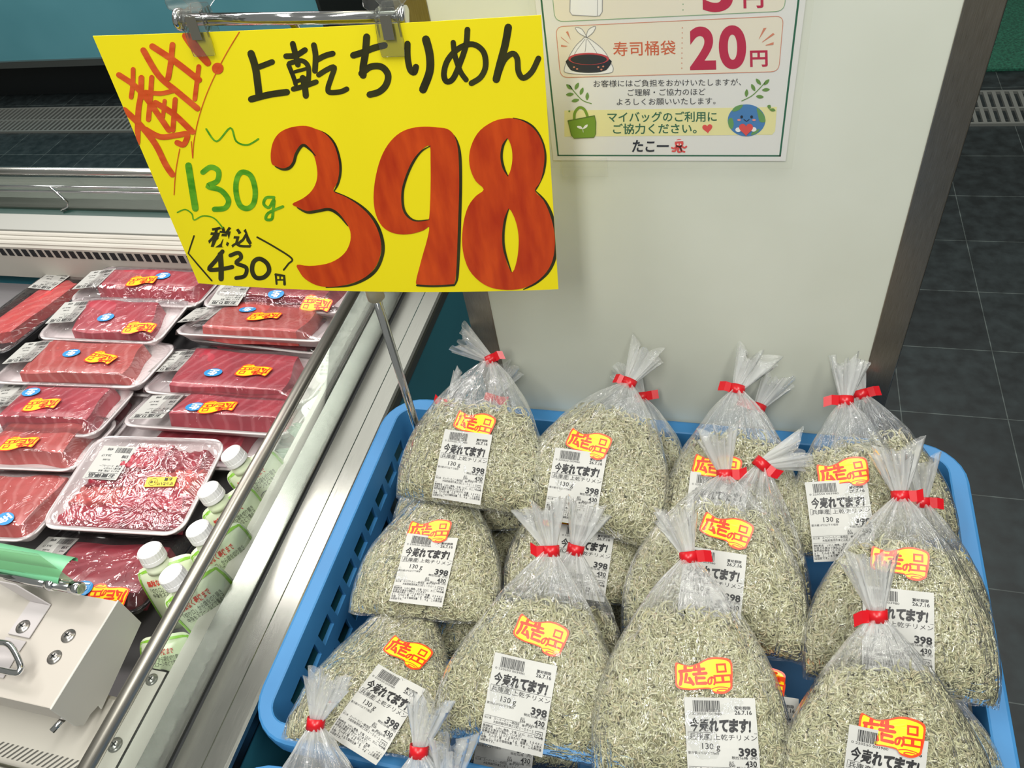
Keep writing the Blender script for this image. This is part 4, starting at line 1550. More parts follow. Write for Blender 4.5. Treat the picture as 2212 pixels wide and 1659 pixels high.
bag('front bag with fully readable label, left one of paired ties', (932, 1612), (1345, 1640), (1190, 1190), -0.735, -0.650, tail=(1172, 1108), lab=(1120, 1520, 13), stk=(1168, 1371, 20), e=2.0, sf=0.76, seed=21, nfish=3400, flag=-1)
bag('bag peeping out right of the large front centre bag', (1430, 1670), (1760, 1690), (1570, 1405), -0.765, -0.735, tail=(1550, 1360), lab=(1650, 1600, 9), stk=(1640, 1470, 9), e=2.8, sf=0.84, seed=22, nfish=2400)
bag('large front centre bag nearest the viewer, red tape flag over label', (1285, 1690), (1705, 1725), (1488, 1203), -0.727, -0.640, tail=(1466, 1130), lab=(1560, 1615, 2), stk=(1520, 1460, -3), e=2.7, sf=0.78, seed=23, nfish=3600, flag=1)
bag('bag in the near right corner below the right middle bag', (1900, 1712), (2165, 1750), (2020, 1480), -0.775, -0.74, seed=24, nfish=2000, e=3)
bag('front right bag with tie over its neighbour\'s price label', (1690, 1735), (2150, 1805), (1895, 1330), -0.727, -0.640, tail=(1878, 1208), lab=(1905, 1690, 13), stk=(1922, 1583, 10), e=2.1, sf=0.77, seed=25, nfish=3400, flag=-1)
bag('nearer crate bag, leftmost red tie by the crate corner', (520, 1930), (850, 1950), (682, 1563), -0.760, -0.690, tail=(706, 1478), seed=26, nfish=1500, e=1.6, sf=0.6, flag=0, haze=0.07)
bag('nearer crate bag with red tie below the tilted label', (760, 1960), (1090, 1975), (905, 1622), -0.760, -0.690, tail=(925, 1530), seed=27, nfish=1500, e=1.8, sf=0.6, flag=0, haze=0.07)
bag('nearer crate bag showing only its clear tail at the bottom edge', (880, 2060), (1230, 2070), (968, 1712), -0.780, -0.715, tail=(968, 1625), seed=28, nfish=900, e=2, flag=0)

# ================================================================== REFRIGERATED CASE
CASE_W = add_noise(mat('cream enamel', 'bfbbb1', 0.4), 6, 'bbb7ad', 'c3bfb5', 2)
GREYW = mat('white enamel', 'a3a49e', 0.4)
rc = thing('refrigerated_case', 'open refrigerated case with steel ledge, low glass and tuna trays inside', 'display case', (-1.35, 0.64, 0))
b = MB()
b.box((-2.3, 0.02, 0.06), (-0.4445, 1.19, 0.564))
b.box((-0.500, 0.02, 0.564), (-0.4445, 1.19, 0.6965))
b.build('body', TEAL, rc)
b = MB()
b.box((-2.3, 0.10, 0.0), (-0.48, 1.15, 0.06))
b.build('plinth', DARK_GAP, rc)
Y0, Y1 = -0.05, 1.20


def extr_y(poly, y0, y1):
    return [Vector((x, y0, z)) for x, z in poly], Vector((0, y1 - y0, 0))


b = MB()
p_, o_ = extr_y([(-0.4985, 0.690), (-0.4385, 0.690), (-0.4375, 0.694), (-0.4375, 0.7065), (-0.4395, 0.7098), (-0.4430, 0.7112), (-0.4660, 0.7112), (-0.4670, 0.7100), (-0.4985, 0.7100)], Y0, Y1)
b.prism(p_, o_)
b.build('outer_ledge', STEEL, rc, bevel=0.0006, seg=1)
b = MB()
p_, o_ = extr_y([(-0.5035, 0.690), (-0.4985, 0.690), (-0.4985, 0.7075), (-0.5035, 0.7075)], Y0, Y1)
b.prism(p_, o_)
b.build('rubber_seam', DARK_GAP, rc)
b = MB()
p_, o_ = extr_y([(-0.5355, 0.690), (-0.5035, 0.690), (-0.5035, 0.7118), (-0.5355, 0.7118)], Y0, Y1)
b.prism(p_, o_)
b.build('inner_ledge', STEEL, rc, bevel=0.0008, seg=1)
b = MB()
b.box((-0.5402, Y0 + 0.02, 0.695), (-0.5362, Y1 - 0.095, 0.7745))
b.build('side_glass', GLASS, rc)
b = MB()
b.tube([(-0.5382, Y0, 0.7745), (-0.5382, 1.105, 0.7745)], 0.0082, 20)
b.build('side_rail', add_noise(mat('worn rail alloy', 'a29e95', 0.32, 0.95), 70, '9b978e', 'aaa69d', 3, (30, 0.5, 30), (0.34, 0.42)), rc)
b = MB()
b.box((-0.560, 0.10, 0.570), (-0.5405, 1.06, 0.702))
b.build('inner_side_wall', CASE_W, rc)
b = MB()
b.box((-2.3, 0.13, 0.565), (-0.560, 0.986, 0.580))
b.build('deck', mat('deck shelf', '6c6a6c', 0.5), rc)
# far wall: slotted air outlet, ribs, sloping panel, ledge, glass, rail
XL, XR = -2.3, -0.5405


def extr_x(poly, x0, x1):
    return [Vector((x0, y, z)) for y, z in poly], Vector((x1 - x0, 0, 0))


FZ = EYE
b = MB()
p_, o_ = extr_x([(0.986, FZ - 0.88), (0.986, FZ - 0.802), (0.990, FZ - 0.799), (1.02, FZ - 0.799), (1.02, FZ - 0.88)], XL, XR)
b.prism(p_, o_)
b.build('slotted_face', CASE_W, rc)
b = MB()
x = XL + 0.02
while x < XR - 0.01:
    b.box((x, 0.9852, FZ - 0.8235), (x + 0.0125, 0.9866, FZ - 0.8065))
    x += 0.0195
b.build('air_slots', mat('slot dark', '1a1c1f', 0.7), rc, weld=False)
b = MB()
for k in range(3):
    ya = 0.9905 + k * 0.0115
    p_, o_ = extr_x([(ya, FZ - 0.800), (ya, FZ - 0.7962 + k * 0.002), (ya + 0.003, FZ - 0.7940 + k * 0.002), (ya + 0.0088, FZ - 0.7940 + k * 0.002), (ya + 0.0105, FZ - 0.798), (ya + 0.0105, FZ - 0.800)], XL, XR)
    b.prism(p_, o_)
b.build('rib', CASE_W, rc)
b = MB()
p_, o_ = extr_x([(1.0250, FZ - 0.83), (1.0250, FZ - 0.788), (1.0600, FZ - 0.7740), (1.0600, FZ - 0.83)], XL, XR)
b.prism(p_, o_)
b.build('sloping_panel', GREYW, rc, bevel=0.001)
b = MB()
p_, o_ = extr_x([(1.0600, FZ - 0.83), (1.0600, FZ - 0.7750), (1.0740, FZ - 0.7720), (1.0740, FZ - 0.83)], XL, XR)
b.prism(p_, o_)
b.build('dark_channel', mat('channel green black', '24423c', 0.4), rc)
b = MB()
p_, o_ = extr_x([(1.0740, FZ - 0.83), (1.0740, FZ - 0.7660), (1.1040, FZ - 0.7640), (1.1040, FZ - 0.83)], XL, XR)
b.prism(p_, o_)
p_, o_ = extr_x([(1.1100, FZ - 0.79), (1.1100, FZ - 0.770), (1.19, FZ - 0.770), (1.19, FZ - 0.79)], XL, XR)
b.prism(p_, o_)
b.build('far_ledge', STEEL_X, rc, bevel=0.0008, seg=1)
b = MB()
b.box((XL, 1.1045, FZ - 0.772), (XR, 1.1085, FZ - 0.705))
b.build('far_glass', GLASS, rc)
b = MB()
b.tube([(XL, 1.1065, FZ - 0.7035), (XR + 0.002, 1.1065, FZ - 0.7035)], 0.0085, 18)
b.build('far_rail', mat('far rail alloy', 'c9c9c4', 0.25, 1.0), rc)
b = MB()
b.tube([(XL, 1.0865, FZ - 0.7255), (XR - 0.02, 1.0865, FZ - 0.7255)], 0.0024, 10)
b.tube([(XL, 1.0850, FZ - 0.7355), (XR - 0.02, 1.0850, FZ - 0.7355)], 0.0024, 10)
h0 = on_y(108, 404, 1.084)
h1 = on_y(146, 437, 1.078)
h2 = on_y(146, 446, 1.074)
h3 = on_y(133, 455, 1.068)
b.tube([h0, h1, h2, h3], 0.0028, 10)
b.build('price_rail', CHROME, rc)
# near wall
b = MB()
p_, o_ = extr_x([(0.104, FZ - 0.88), (0.104, FZ - 0.800), (0.2050, FZ - 0.800), (0.2100, FZ - 0.805), (0.2100, FZ - 0.88)], XL, -0.600)
b.prism(p_, o_)
b.build('near_face', CASE_W, rc, bevel=0.001)
b = MB()
x = XL + 0.02
while x < -0.615:
    b.add([(x, 0.126, FZ - 0.7994), (x + 0.0024, 0.126, FZ - 0.7994), (x + 0.0135, 0.140, FZ - 0.7994), (x + 0.0111, 0.140, FZ - 0.7994)], [(0, 1, 2, 3)])
    x += 0.0066
b.build('return_grille', mat('grille slits', '55544f', 0.6), rc, weld=False)
b = MB()
for y_, z_, r_ in ((0.113, -0.793, 0.0065), (0.098, -0.789, 0.0075), (0.081, -0.785, 0.0085)):
    b.tube([(XL, y_, FZ + z_), (-0.612, y_, FZ + z_)], r_, 14)
b.build('near_rail', STEEL_X, rc)

# ------------------------------------------------------------------ white sheet-metal housing at the near end
HZ = EYE - 0.72
hs = thing('sheet_metal_housing', 'white sheet metal housing with screws and chrome hook inside the case', 'housing', (-0.72, 0.22, HZ - 0.06))
XRH, YA, YBH = -0.6225, 0.1640, 0.2830
SCREW = mat('screw zinc', 'a9a6a2', 0.3, 0.9)
ENAM = mat('housing enamel', 'b8b2a9', 0.4, coat=0.1)
b = MB()
prof = [(YBH, HZ - 0.055), (YBH, HZ), (YA, HZ), (YA - 0.001, HZ - 0.030), (YA + 0.010, HZ - 0.033), (YA + 0.012, HZ - 0.055)]
p_, o_ = extr_x(prof, -1.15, XRH - 0.0015)
b.prism(p_, o_)
b.build('cover', ENAM, hs, bevel=0.0012)
b = MB()
side = [(YBH + 0.001, HZ + 0.001), (YBH + 0.001, HZ - 0.052), (YA + 0.026, HZ - 0.068), (YA + 0.027, HZ - 0.060), (YA + 0.016, HZ - 0.056), (YA + 0.004, HZ - 0.056), (YA - 0.001, HZ - 0.044), (YA - 0.001, HZ + 0.001)]
b.prism([Vector((XRH - 0.0015, y, z)) for y, z in side], Vector((0.0022, 0, 0)))
b.build('end_plate', mat('end plate enamel', 'c9c8c1', 0.4), hs, bevel=0.0005, seg=1)


def screw(c, n, r=0.0058, parent=None):
    bb = MB()
    c = Vector(c)
    n = Vector(n).normalized()
    bb.lathe(c, n, [(r * 1.35, 0), (r * 1.35, 0.0008), (r, 0.001), (r * 0.92, 0.0024), (r * 0.5, 0.0034), (0.0002, 0.0036)], 20)
    t = n.cross(Vector((0.3, 0.8, 0.1))).normalized()
    s = n.cross(t)
    for a_, c_ in ((t, s), (s, t)):
        pts = [c + n * 0.00365 + a_ * x_ * r * 0.55 + c_ * y_ * r * 0.12 for x_, y_ in ((-1, -1), (1, -1), (1, 1), (-1, 1))]
        bb.prism(pts, n * 0.0002, 1)
    return bb.build('screw', [SCREW, DARK_GAP], parent)


for px in ((118, 1420), (148, 1374), (50, 1354)):
    P = on_z(px[0], px[1], HZ + (0.002 if px[0] == 50 else 0))
    screw(P, (0, 0, 1), parent=hs)
BRK = mat('bracket enamel', 'b9b4b4', 0.35)
b = MB()
q4 = [on_z(x_, y_, HZ + 0.0006) for x_, y_ in ((66, 1300), (110, 1309), (64, 1380), (18, 1370))]
b.prism(q4, Vector((0, 0, 0.0016)))
q4 = [on_z(x_, y_, HZ + 0.0006) for x_, y_ in ((14, 1376), (58, 1386), (40, 1412), (8, 1466), (-30, 1458))]
b.prism(q4, Vector((0, 0, 0.0012)))
A0, A1 = on_z(66, 1300, HZ + 0.001), on_z(110, 1309, HZ + 0.001)
tp0 = A0 + Vector((-0.030, 0.004, 0.030))
tp1 = A1 + Vector((-0.030, 0.004, 0.030))
b.prism([A0, A1, tp1, tp0], Vector((0, 0.0014, 0.001)))
b.build('bracket', BRK, hs, bevel=0.0004, seg=1)
b = MB()
ring = [on_z(x_, y_, HZ + z_) for x_, y_, z_ in ((-40, 1386, 0.020), (0, 1388, 0.020), (20, 1393, 0.021), (34, 1412, 0.020), (45, 1438, 0.018), (42, 1450, 0.017), (30, 1453, 0.016), (0, 1447, 0.014), (-40, 1440, 0.013))]
ringp = [Vector(p) for p in catmull([np.array(p) for p in ring], False, 4)]
b.tube(ringp, 0.0034, 12)
b.build('hook', CHROME, hs)
b = MB()
b.tube([on_z(112, 1580, HZ - 0.034), on_z(142, 1548, HZ - 0.034)], 0.0034, 12)
b.build('pivot_pin', CHROME, hs)
b = MB()
ba, bb_ = on_z(-60, 1232, HZ + 0.030), on_z(176, 1272, HZ + 0.030)
b.tube([ba, bb_], 0.0055, 14)
b.lathe(bb_ - (bb_ - ba).normalized() * 0.012, bb_ - ba, [(0.0075, 0), (0.0075, 0.010), (0.006, 0.012)], 16)
b.lathe(ba + (bb_ - ba) * 0.70, bb_ - ba, [(0.0070, 0), (0.0080, 0.006), (0.0070, 0.012)], 16)
b.build('hanging_rail', CHROME, hs)
# smaller white channel behind the glass
ch = thing('metal_channel', 'white metal channel bolted along the inside of the low glass', 'channel', (-0.575, 0.20, 0.64))
b = MB()
zt = 0.700
pc = [on_z(x_, y_, zt) for x_, y_ in ((340, 1447), (372, 1452), (277, 1629), (230, 1640))]
xa, xb = min(p.x for p in pc), -0.5642
yb_, ya_ = max(p.y for p in pc), 0.13
for lo, hi in (((-0.592, ya_, 0.640), (-0.5905, yb_, zt)), ((-0.592, ya_, zt - 0.0015), (-0.5630, yb_, zt)), ((-0.5645, ya_, 0.640), (-0.5630, yb_, zt)), ((-0.592, yb_ - 0.0015, 0.640), (-0.563, yb_, zt))):
    b.box(lo, hi)
b.build('channel_sheet', ENAM, ch, weld=False)
screw((-0.578, ya_ + 0.028, zt), (0, 0, 1), parent=ch)
screw((-0.577, yb_ - 0.012, zt), (0, 0, 1), 0.005, ch)

# ================================================================== TRAYS OF TUNA
FOAM = mat('white foam tray', 'e4dcdc', 0.45)
FOAMB = mat('black plastic tray', '17181c', 0.18)
WRAP = clear('stretch wrap', (0.985, 0.975, 0.978, 1), 0.03, 0.25, 0.04, haze=0.03, haze_col='fff4f6', wr=(30, 0.35, (1, 1, 1)))


def tuna_mat(name, base, fat, dark, ang):
    m = mat(name, base, 0.32, spec=0.5)
    tc_ = nd(m, 'ShaderNodeTexCoord')
    mp_ = nd(m, 'ShaderNodeMapping')
    mp_.inputs['Rotation'].default_value = (0, 0, math.radians(ang))
    wv = nd(m, 'ShaderNodeTexWave', wave_type='BANDS', bands_direction='X')
    wv.inputs['Scale'].default_value = 15
    wv.inputs['Distortion'].default_value = 5.0
    wv.inputs['Detail'].default_value = 2
    wv.inputs['Detail Scale'].default_value = 1.2
    nz_ = nd(m, 'ShaderNodeTexNoise')
    nz_.inputs['Scale'].default_value = 24
    nz_.inputs['Detail'].default_value = 5
    lk(m, tc_.outputs['Object'], mp_.inputs[0])
    lk(m, mp_.outputs[0], wv.inputs['Vector'])
    lk(m, tc_.outputs['Object'], nz_.inputs['Vector'])
    c1 = nd(m, 'ShaderNodeValToRGB')
    c1.color_ramp.elements[0].position, c1.color_ramp.elements[1].position = 0.3, 0.7
    c1.color_ramp.elements[0].color = lin(dark)
    c1.color_ramp.elements[1].color = lin(base)
    lk(m, nz_.outputs['Fac'], c1.inputs[0])
    c2 = nd(m, 'ShaderNodeValToRGB')
    c2.color_ramp.elements[0].position, c2.color_ramp.elements[1].position = 0.70, 0.99
    c2.color_ramp.elements[0].color = (0, 0, 0, 1)
    c2.color_ramp.elements[1].color = (0.26, 0.26, 0.26, 1)
    lk(m, wv.outputs['Fac'], c2.inputs[0])
    mx_ = nd(m, 'ShaderNodeMix', data_type='RGBA')
    lk(m, c2.outputs[0], mx_.inputs['Factor'])
    lk(m, c1.outputs[0], mx_.inputs['A'])
    mx_.inputs['B'].default_value = lin(fat)
    lk(m, mx_.outputs['Result'], bsdf(m).inputs['Base Color'])
    return m


TUNA = [tuna_mat('tuna red', 'b83a48', 'd98a92', '9c2b3c', 20), tuna_mat('tuna dark red', 'a02838', 'c56a74', '7e1d2e', 60), tuna_mat('tuna pale', 'c65a58', 'e3a29e', 'b0463f', -30)]
SALM = tuna_mat('salmon pink fish', 'd8524e', 'e79a92', 'c43c42', 40)
BLUES = mat('blue oval sticker', '2f8fd0', 0.35)
WTXT = mat('white letters', 'f6f6f6', 0.4)
YSTK = mat('yellow offer sticker', 'f6d512', 0.4)


def tray_label(kind):
    a = Art()
    w, h = 44.0, 46.0
    a.rect(0, 0, w, h, 0, 0, 4, 4)
    title = 'お買得品' if kind == 'bargain' else 'お造り用'
    a.line([(3, 37.5), (41, 37.5), (41, 44.5), (3, 44.5)], 0.5, 1, 2, closed=True, smooth=False)
    a.text(5, 38.8, title, 5.6, 1, 2, bold=0.03, width=34)
    for k, s in enumerate(('本まぐろ（養殖）解凍', '要冷蔵１０℃以下', '加工者　スーパーたこ一')):
        a.text(3, 33.4 - 3.4 * k, s, 2.7, 1, 2, bold=0.008)
    a.text(24, 18.5, '税込価格', 2.4, 1, 2)
    a.text(3, 19, '100g当', 2.4, 1, 2)
    a.text(26, 12.0, '26.6.17', 4.2, 1, 2, bold=0.01)
    a.text(3, 12.5, '598', 5.5, 1, 2, bold=0.03)
    rng = random.Random(9)
    x = 4.0
    while x < 23:
        b_ = rng.choice((0.3, 0.3, 0.6, 0.9))
        a.rect(x, 2.2, x + b_, 9.5, 1, 2)
        x += b_ + rng.choice((0.35, 0.35, 0.7))
    a.text(28, 3, '498', 5.0, 1, 2, bold=0.02)
    V, F, M = a.arrays()
    V = V.copy()
    V[:, 0] -= w / 2
    V[:, 1] -= h / 2
    return V, F, M


def oval_art():
    a = Art()
    a.oval(0, 0, 13.5, 9.5, 0, 0, 30)
    a.text(0, -5.4, '生', 14, 1, 2, bold=0.05, align='C')
    return a.arrays()


def offer_art():
    a = Art()
    a.rect(-22, -8, 22, 8, 0, 0)
    a.text(-20, 1.5, 'ぜったい!!', 6.2, 1, 2, bold=0.025, width=24)
    a.text(-16, -6.3, 'お買', 6.2, 1, 2, bold=0.025)
    a.line([(11 + 6 * math.cos(t * math.pi / 8), 6 * math.sin(t * math.pi / 8)) for t in range(16)], 0.6, 1, 2, closed=True)
    a.text(11, -2.2, 'う号', 5.2, 1, 2, bold=0.02, align='C')
    return a.arrays()


TL = {'cut': tray_label('cut'), 'bargain': tray_label('bargain')}
OV, OF = oval_art(), offer_art()


def tray(label, NL, NR, zn, FM, d, blocks, lab=None, oval=None, stk=None, offer=None, foam=None, depth=0.019, seed=0, meat=0, name='tuna_tray', lab_kind='cut', rot=0, cat='tray of tuna', group='wrapped tuna trays', salmon=False, slices=False, rc_=0.026):
    """NL, NR: near rim corners in the frame at height zn (eye-relative); FM: middle of the far rim"""
    rng = np.random.default_rng(seed + 50)
    pl, pr = on_z(*NL, EYE + zn), on_z(*NR, EYE + zn)
    w = (pr - pl).length
    xv = (pr - pl).normalized()
    yh = Vector((0, 0, 1)).cross(xv).normalized()
    mid = (pl + pr) / 2
    best = None
    for k in range(-34, 36):
        t = math.radians(k)
        yv = yh * math.cos(t) + Vector((0, 0, 1)) * math.sin(t)
        er = abs(to_px(mid + yv * d)[1] - FM[1])
        if best is None or er < best[0]:
            best = (er, k, yv)
    yv = best[2]
    nv = xv.cross(yv)
    O = mid + yv * (d / 2)
    TRAYS.append((label[:30], round(w, 3), best[1], round(O.z, 3)))
    On, X_, Y_, N_ = (np.array(v_) for v_ in (O, xv, yv, nv))
    ws = lambda x, y, z: On + np.asarray(x)[:, None] * X_ + np.asarray(y)[:, None] * Y_ + np.asarray(z)[:, None] * N_
    root = thing(name, label, cat, O - nv * depth, group)
    foam = foam or FOAM
    prof = [(0.016, -depth), (0.0022, -0.0030), (0.0004, -0.0026), (0.0, -0.0012), (0.0010, 0.0), (0.0050, 0.0), (0.0064, -0.0010), (0.0075, -0.004), (0.0165, -depth + 0.0045), (0.020, -depth + 0.0032)]
    vs = []
    n = 32
    for ins, z in prof:
        for x, y, _ in rr_ring(-w / 2 + ins, -d / 2 + ins, w / 2 - ins, d / 2 - ins, max(rc_ - ins, 0.004), 0):
            vs.append((x, y, z))
    vs = np.array(vs)
    fs = [(i * n + k, i * n + (k + 1) % n, (i + 1) * n + (k + 1) % n, (i + 1) * n + k) for i in range(len(prof) - 1) for k in range(n)]
    me = bpy.data.meshes.new('foam_tray')
    me.from_pydata([tuple(p) for p in ws(vs[:, 0], vs[:, 1], vs[:, 2])], [], fs + [tuple(range(n))[::-1], tuple(range((len(prof) - 1) * n, len(prof) * n))])
    me.materials.append(foam)
    for p in me.polygons:
        p.use_smooth = len(p.vertices) == 4
    me.update()
    link('tray_shell', me, root)
    # fish: rounded block(s); each block = (x0, x1, y0, y1, height, skew) in fractions of the tray
    tops = []
    for bi, (x0, x1, y0, y1, hgt, skew) in enumerate(blocks):
        gx, gy = 22, 12
        uu, vv = np.meshgrid(np.linspace(-1, 1, gx), np.linspace(-1, 1, gy))
        cx, cy = (x0 + x1) / 2 * w - w / 2, (y0 + y1) / 2 * d - d / 2
        hx, hy = (x1 - x0) / 2 * w, (y1 - y0) / 2 * d
        wob = 0.06 * np.sin(uu * 2.3 + seed) + 0.04 * np.sin(uu * 5 + seed * 2)
        xx = cx + hx * uu * (1 + 0.03 * np.sin(vv * 3 + seed)) + skew * vv * hy
        yy = cy + hy * vv * (1 + wob)
        edge = np.minimum(1 - np.abs(uu) ** 8, 1 - np.abs(vv) ** 8)
        zt_ = -depth + 0.004 + hgt * (0.90 + 0.10 * np.clip(edge, 0, 1) ** 0.5) + 0.0012 * np.sin(uu * 3 + vv * 2 + seed) + 0.002 * vv * np.sin(seed)
        if slices:
            zt_ = zt_ + 0.0018 * np.sin(uu * 14 + 3 * vv + seed + bi) + 0.0014 * np.sin(vv * 9 + uu * 5 + bi)
        top = np.stack([xx, yy, zt_], -1)
        flare = np.stack([cx + (xx - cx) * 1.03, cy + (yy - cy) * 1.07, np.full_like(zt_, -depth + 0.0034)], -1)
        V = np.concatenate([top.reshape(-1, 3), flare.reshape(-1, 3)])
        idx = np.arange(gx * gy).reshape(gy, gx)
        F = [np.stack([idx[:-1, :-1], idx[:-1, 1:], idx[1:, 1:], idx[1:, :-1]], -1).reshape(-1, 4)]
        off = gx * gy
        ringi = np.concatenate([idx[0, :], idx[1:, -1], idx[-1, -2::-1], idx[-2:0:-1, 0]])
        r2 = np.roll(ringi, -1)
        F.append(np.stack([ringi, ringi + off, r2 + off, r2], 1))
        Wp = ws(V[:, 0], V[:, 1], V[:, 2])
        o = np_mesh('fish_slice' if slices else 'tuna_block', Wp, np.concatenate(F), SALM if salmon else TUNA[(meat + (bi if slices else 0)) % 3], smooth=True, parent=root)
        bm = bmesh.new()
        bm.from_mesh(o.data)
        used = {v_ for f in bm.faces for v_ in f.verts}
        bmesh.ops.delete(bm, geom=[v_ for v_ in bm.verts if v_ not in used], context='VERTS')
        for e_ in bm.edges:
            if len(e_.link_faces) == 2 and e_.calc_face_angle(0) > math.radians(55):
                e_.smooth = False
        bmesh.ops.recalc_face_normals(bm, faces=bm.faces)
        bm.to_mesh(o.data)
        bm.free()
        tops.append((cx, cy, hx, hy, -depth + 0.004 + hgt + 0.0014))

    def film_h(x, y):
        z = np.full(np.shape(x), 0.0007)
        for cx, cy, hx, hy, ht in tops:
            if ht < 0:
                continue
            dx = np.clip((np.abs(x - cx) - hx * 1.02) / np.maximum(w / 2 - np.sign(x - cx) * cx - hx, 0.01), 0, 1)
            dy = np.clip((np.abs(y - cy) - hy * 1.04) / np.maximum(d / 2 - np.sign(y - cy) * cy - hy, 0.008), 0, 1)
            t_ = np.clip(1 - np.hypot(dx, dy), 0, 1)
            z = np.maximum(z, 0.0007 + (ht - 0.0007) * (0.45 * t_ + 0.55 * t_ * t_ * (3 - 2 * t_)))
        return z

    gx, gy = 76, 44
    uu, vv = np.meshgrid(np.linspace(-1, 1, gx), np.linspace(-1, 1, gy))
    # squircle the grid so that it follows the rounded rim
    rr_ = np.maximum(np.abs(uu), np.abs(vv))
    cor = 1 - 0.085 * (np.abs(uu) * np.abs(vv)) ** 4
    fx, fy = uu * (w / 2 + 0.0006) * (1 - (1 - cor) * d / w), vv * (d / 2 + 0.0006) * cor
    fz = film_h(fx, fy) + 0.0003 * np.sin(fx * 260 + fy * 90 + seed) * np.cos(fy * 150)
    fz = np.where(rr_ > 0.985, -0.0045, fz)
    Wp = ws(fx.ravel(), fy.ravel(), fz.ravel())
    idx = np.arange(gx * gy).reshape(gy, gx)
    np_mesh('stretch_film', Wp, np.stack([idx[:-1, :-1], idx[:-1, 1:], idx[1:, 1:], idx[1:, :-1]], -1).reshape(-1, 4), WRAP, parent=root)
    for nm, spec, art, ms in (('price_label', lab, TL[lab_kind], [WHITE_PAPER, INK]), ('oval_sticker', oval, OV, [BLUES, WTXT]), ('advert_sticker', stk, (KV, KF, KM), STK), ('offer_sticker', offer, OF, [YSTK, INK])):
        if spec is None:
            continue
        cx_, cy_, ang = spec[:3]
        sc_ = (spec[3] if len(spec) > 3 else {'price_label': 1.38, 'oval_sticker': 1.15, 'advert_sticker': 1.18}.get(nm, 1.0)) * 0.001
        zz = 0.002
        for _ in range(3):
            c3 = on_plane(cx_, cy_, O + nv * zz, nv)
            lx, ly = (c3 - O).dot(xv), (c3 - O).dot(yv)
            lx, ly = max(-w / 2, min(w / 2, lx)), max(-d / 2, min(d / 2, ly))
            zz = float(film_h(np.array(lx), np.array(ly)))
        V2, F2, M2 = art
        a_ = math.radians(ang)
        x2, y2 = V2[:, 0] * sc_, V2[:, 1] * sc_
        xx = lx + x2 * math.cos(a_) - y2 * math.sin(a_)
        yy = ly + x2 * math.sin(a_) + y2 * math.cos(a_)
        if nm == 'price_label':                      # stiff card: lies in the plane that best fits the film under it
            fh = film_h(xx, yy)
            Am = np.c_[xx - lx, yy - ly, np.ones(len(xx))]
            co = np.linalg.lstsq(Am, fh, rcond=None)[0]
            h_ = co[2] + (Am[:, :2] @ co[:2]) * 0.35 + 0.0012
        else:
            h_ = film_h(lx + (xx - lx) * 0.6, ly + (yy - ly) * 0.6) + 0.0016
        h_ = h_ + V2[:, 2] * 0.00010
        me = bpy.data.meshes.new(nm)
        me.from_pydata([tuple(p) for p in ws(xx, yy, h_)], [], F2)
        for m_ in ms:
            me.materials.append(m_)
        me.polygons.foreach_set('material_index', M2)
        me.update()
        link(nm, me, root)
    return root


TRAYS = []
Bk = lambda x0, x1, y0, y1, h, s=0.0: [(x0, x1, y0, y1, h, s)]
# lower trays first
tray('white tuna tray underneath, edge showing right of the third left tray', (40, 838), (356, 858), -0.855, (235, 748), 0.125, Bk(.2, .8, .2, .8, .026), seed=31)
tray('white tuna tray underneath, edge showing right of the fourth left tray', (-30, 938), (238, 962), -0.855, (160, 835), 0.125, Bk(.2, .85, .2, .8, .026), seed=32, meat=1)
tray('white tuna tray underneath the bottom left trays', (-60, 1040), (140, 1072), -0.855, (100, 950), 0.125, Bk(.2, .9, .2, .8, .026), seed=33, meat=1)
tray('middle tuna tray of the stack under the upper right tray', (392, 731), (690, 766), -0.842, (560, 680), 0.125, Bk(.12, .86, .15, .85, .030), seed=34, meat=1)
tray('lowest tuna tray of the stack under the upper right tray', (430, 764), (716, 800), -0.864, (590, 712), 0.125, Bk(.12, .86, .15, .85, .030), seed=35, meat=1)
tray('wide white tray half hidden behind the tray of tuna offcuts', (190, 1000), (565, 1018), -0.850, (420, 890), 0.125, Bk(.3, .82, .25, .75, .022), seed=36)
tray('white tray seen through the low glass with yellow sticker', (560, 960), (690, 985), -0.885, (690, 850), 0.125, Bk(.2, .8, .2, .8, .026), stk=(692, 842, 185), seed=37, meat=1)
# left column
tray('farthest left column tuna tray, closest to the slotted wall', (142, 652), (424, 664), -0.828, (305, 577), 0.125, Bk(.17, .93, .30, .72, .032, .15), lab=(205, 605, 182), oval=(352, 597, 178), stk=(308, 607, 192), seed=1)
tray('left column tuna tray whose wrap glares over a blue oval', (72, 731), (338, 743), -0.820, (252, 644), 0.125, Bk(.24, .84, .14, .80, .026, -.2), lab=(150, 675, 183), oval=(229, 687, 190), stk=(302, 708, 188), seed=2, meat=0)
tray('left column tuna tray with marbled grain and long white label', (-28, 826), (300, 838), -0.818, (185, 737), 0.125, Bk(.18, .84, .16, .86, .028, -.1), lab=(62, 762, 182), oval=(155, 764, 186), stk=(221, 774, 170), seed=3, meat=2)
tray('left column tuna tray overlapping a second tray on its right', (-62, 932), (204, 944), -0.818, (110, 830), 0.125, Bk(.16, .86, .20, .86, .030, -.1), lab=(-25, 855, 182), oval=(68, 848, 184), stk=(92, 874, 190), seed=4, meat=0)
tray('left column tuna tray with pale pink corner, above the corner tray', (-90, 1008), (160, 1018), -0.818, (80, 900), 0.125, Bk(.14, .82, .22, .86, .030, -.1), stk=(44, 958, 190), seed=5, meat=2)
tray('bottom left corner tuna tray, rounded rim and blue oval', (-170, 1158), (62, 1170), -0.816, (30, 1022), 0.135, Bk(.16, .88, .16, .88, .026), oval=(12, 1122, 150), seed=6, meat=2)
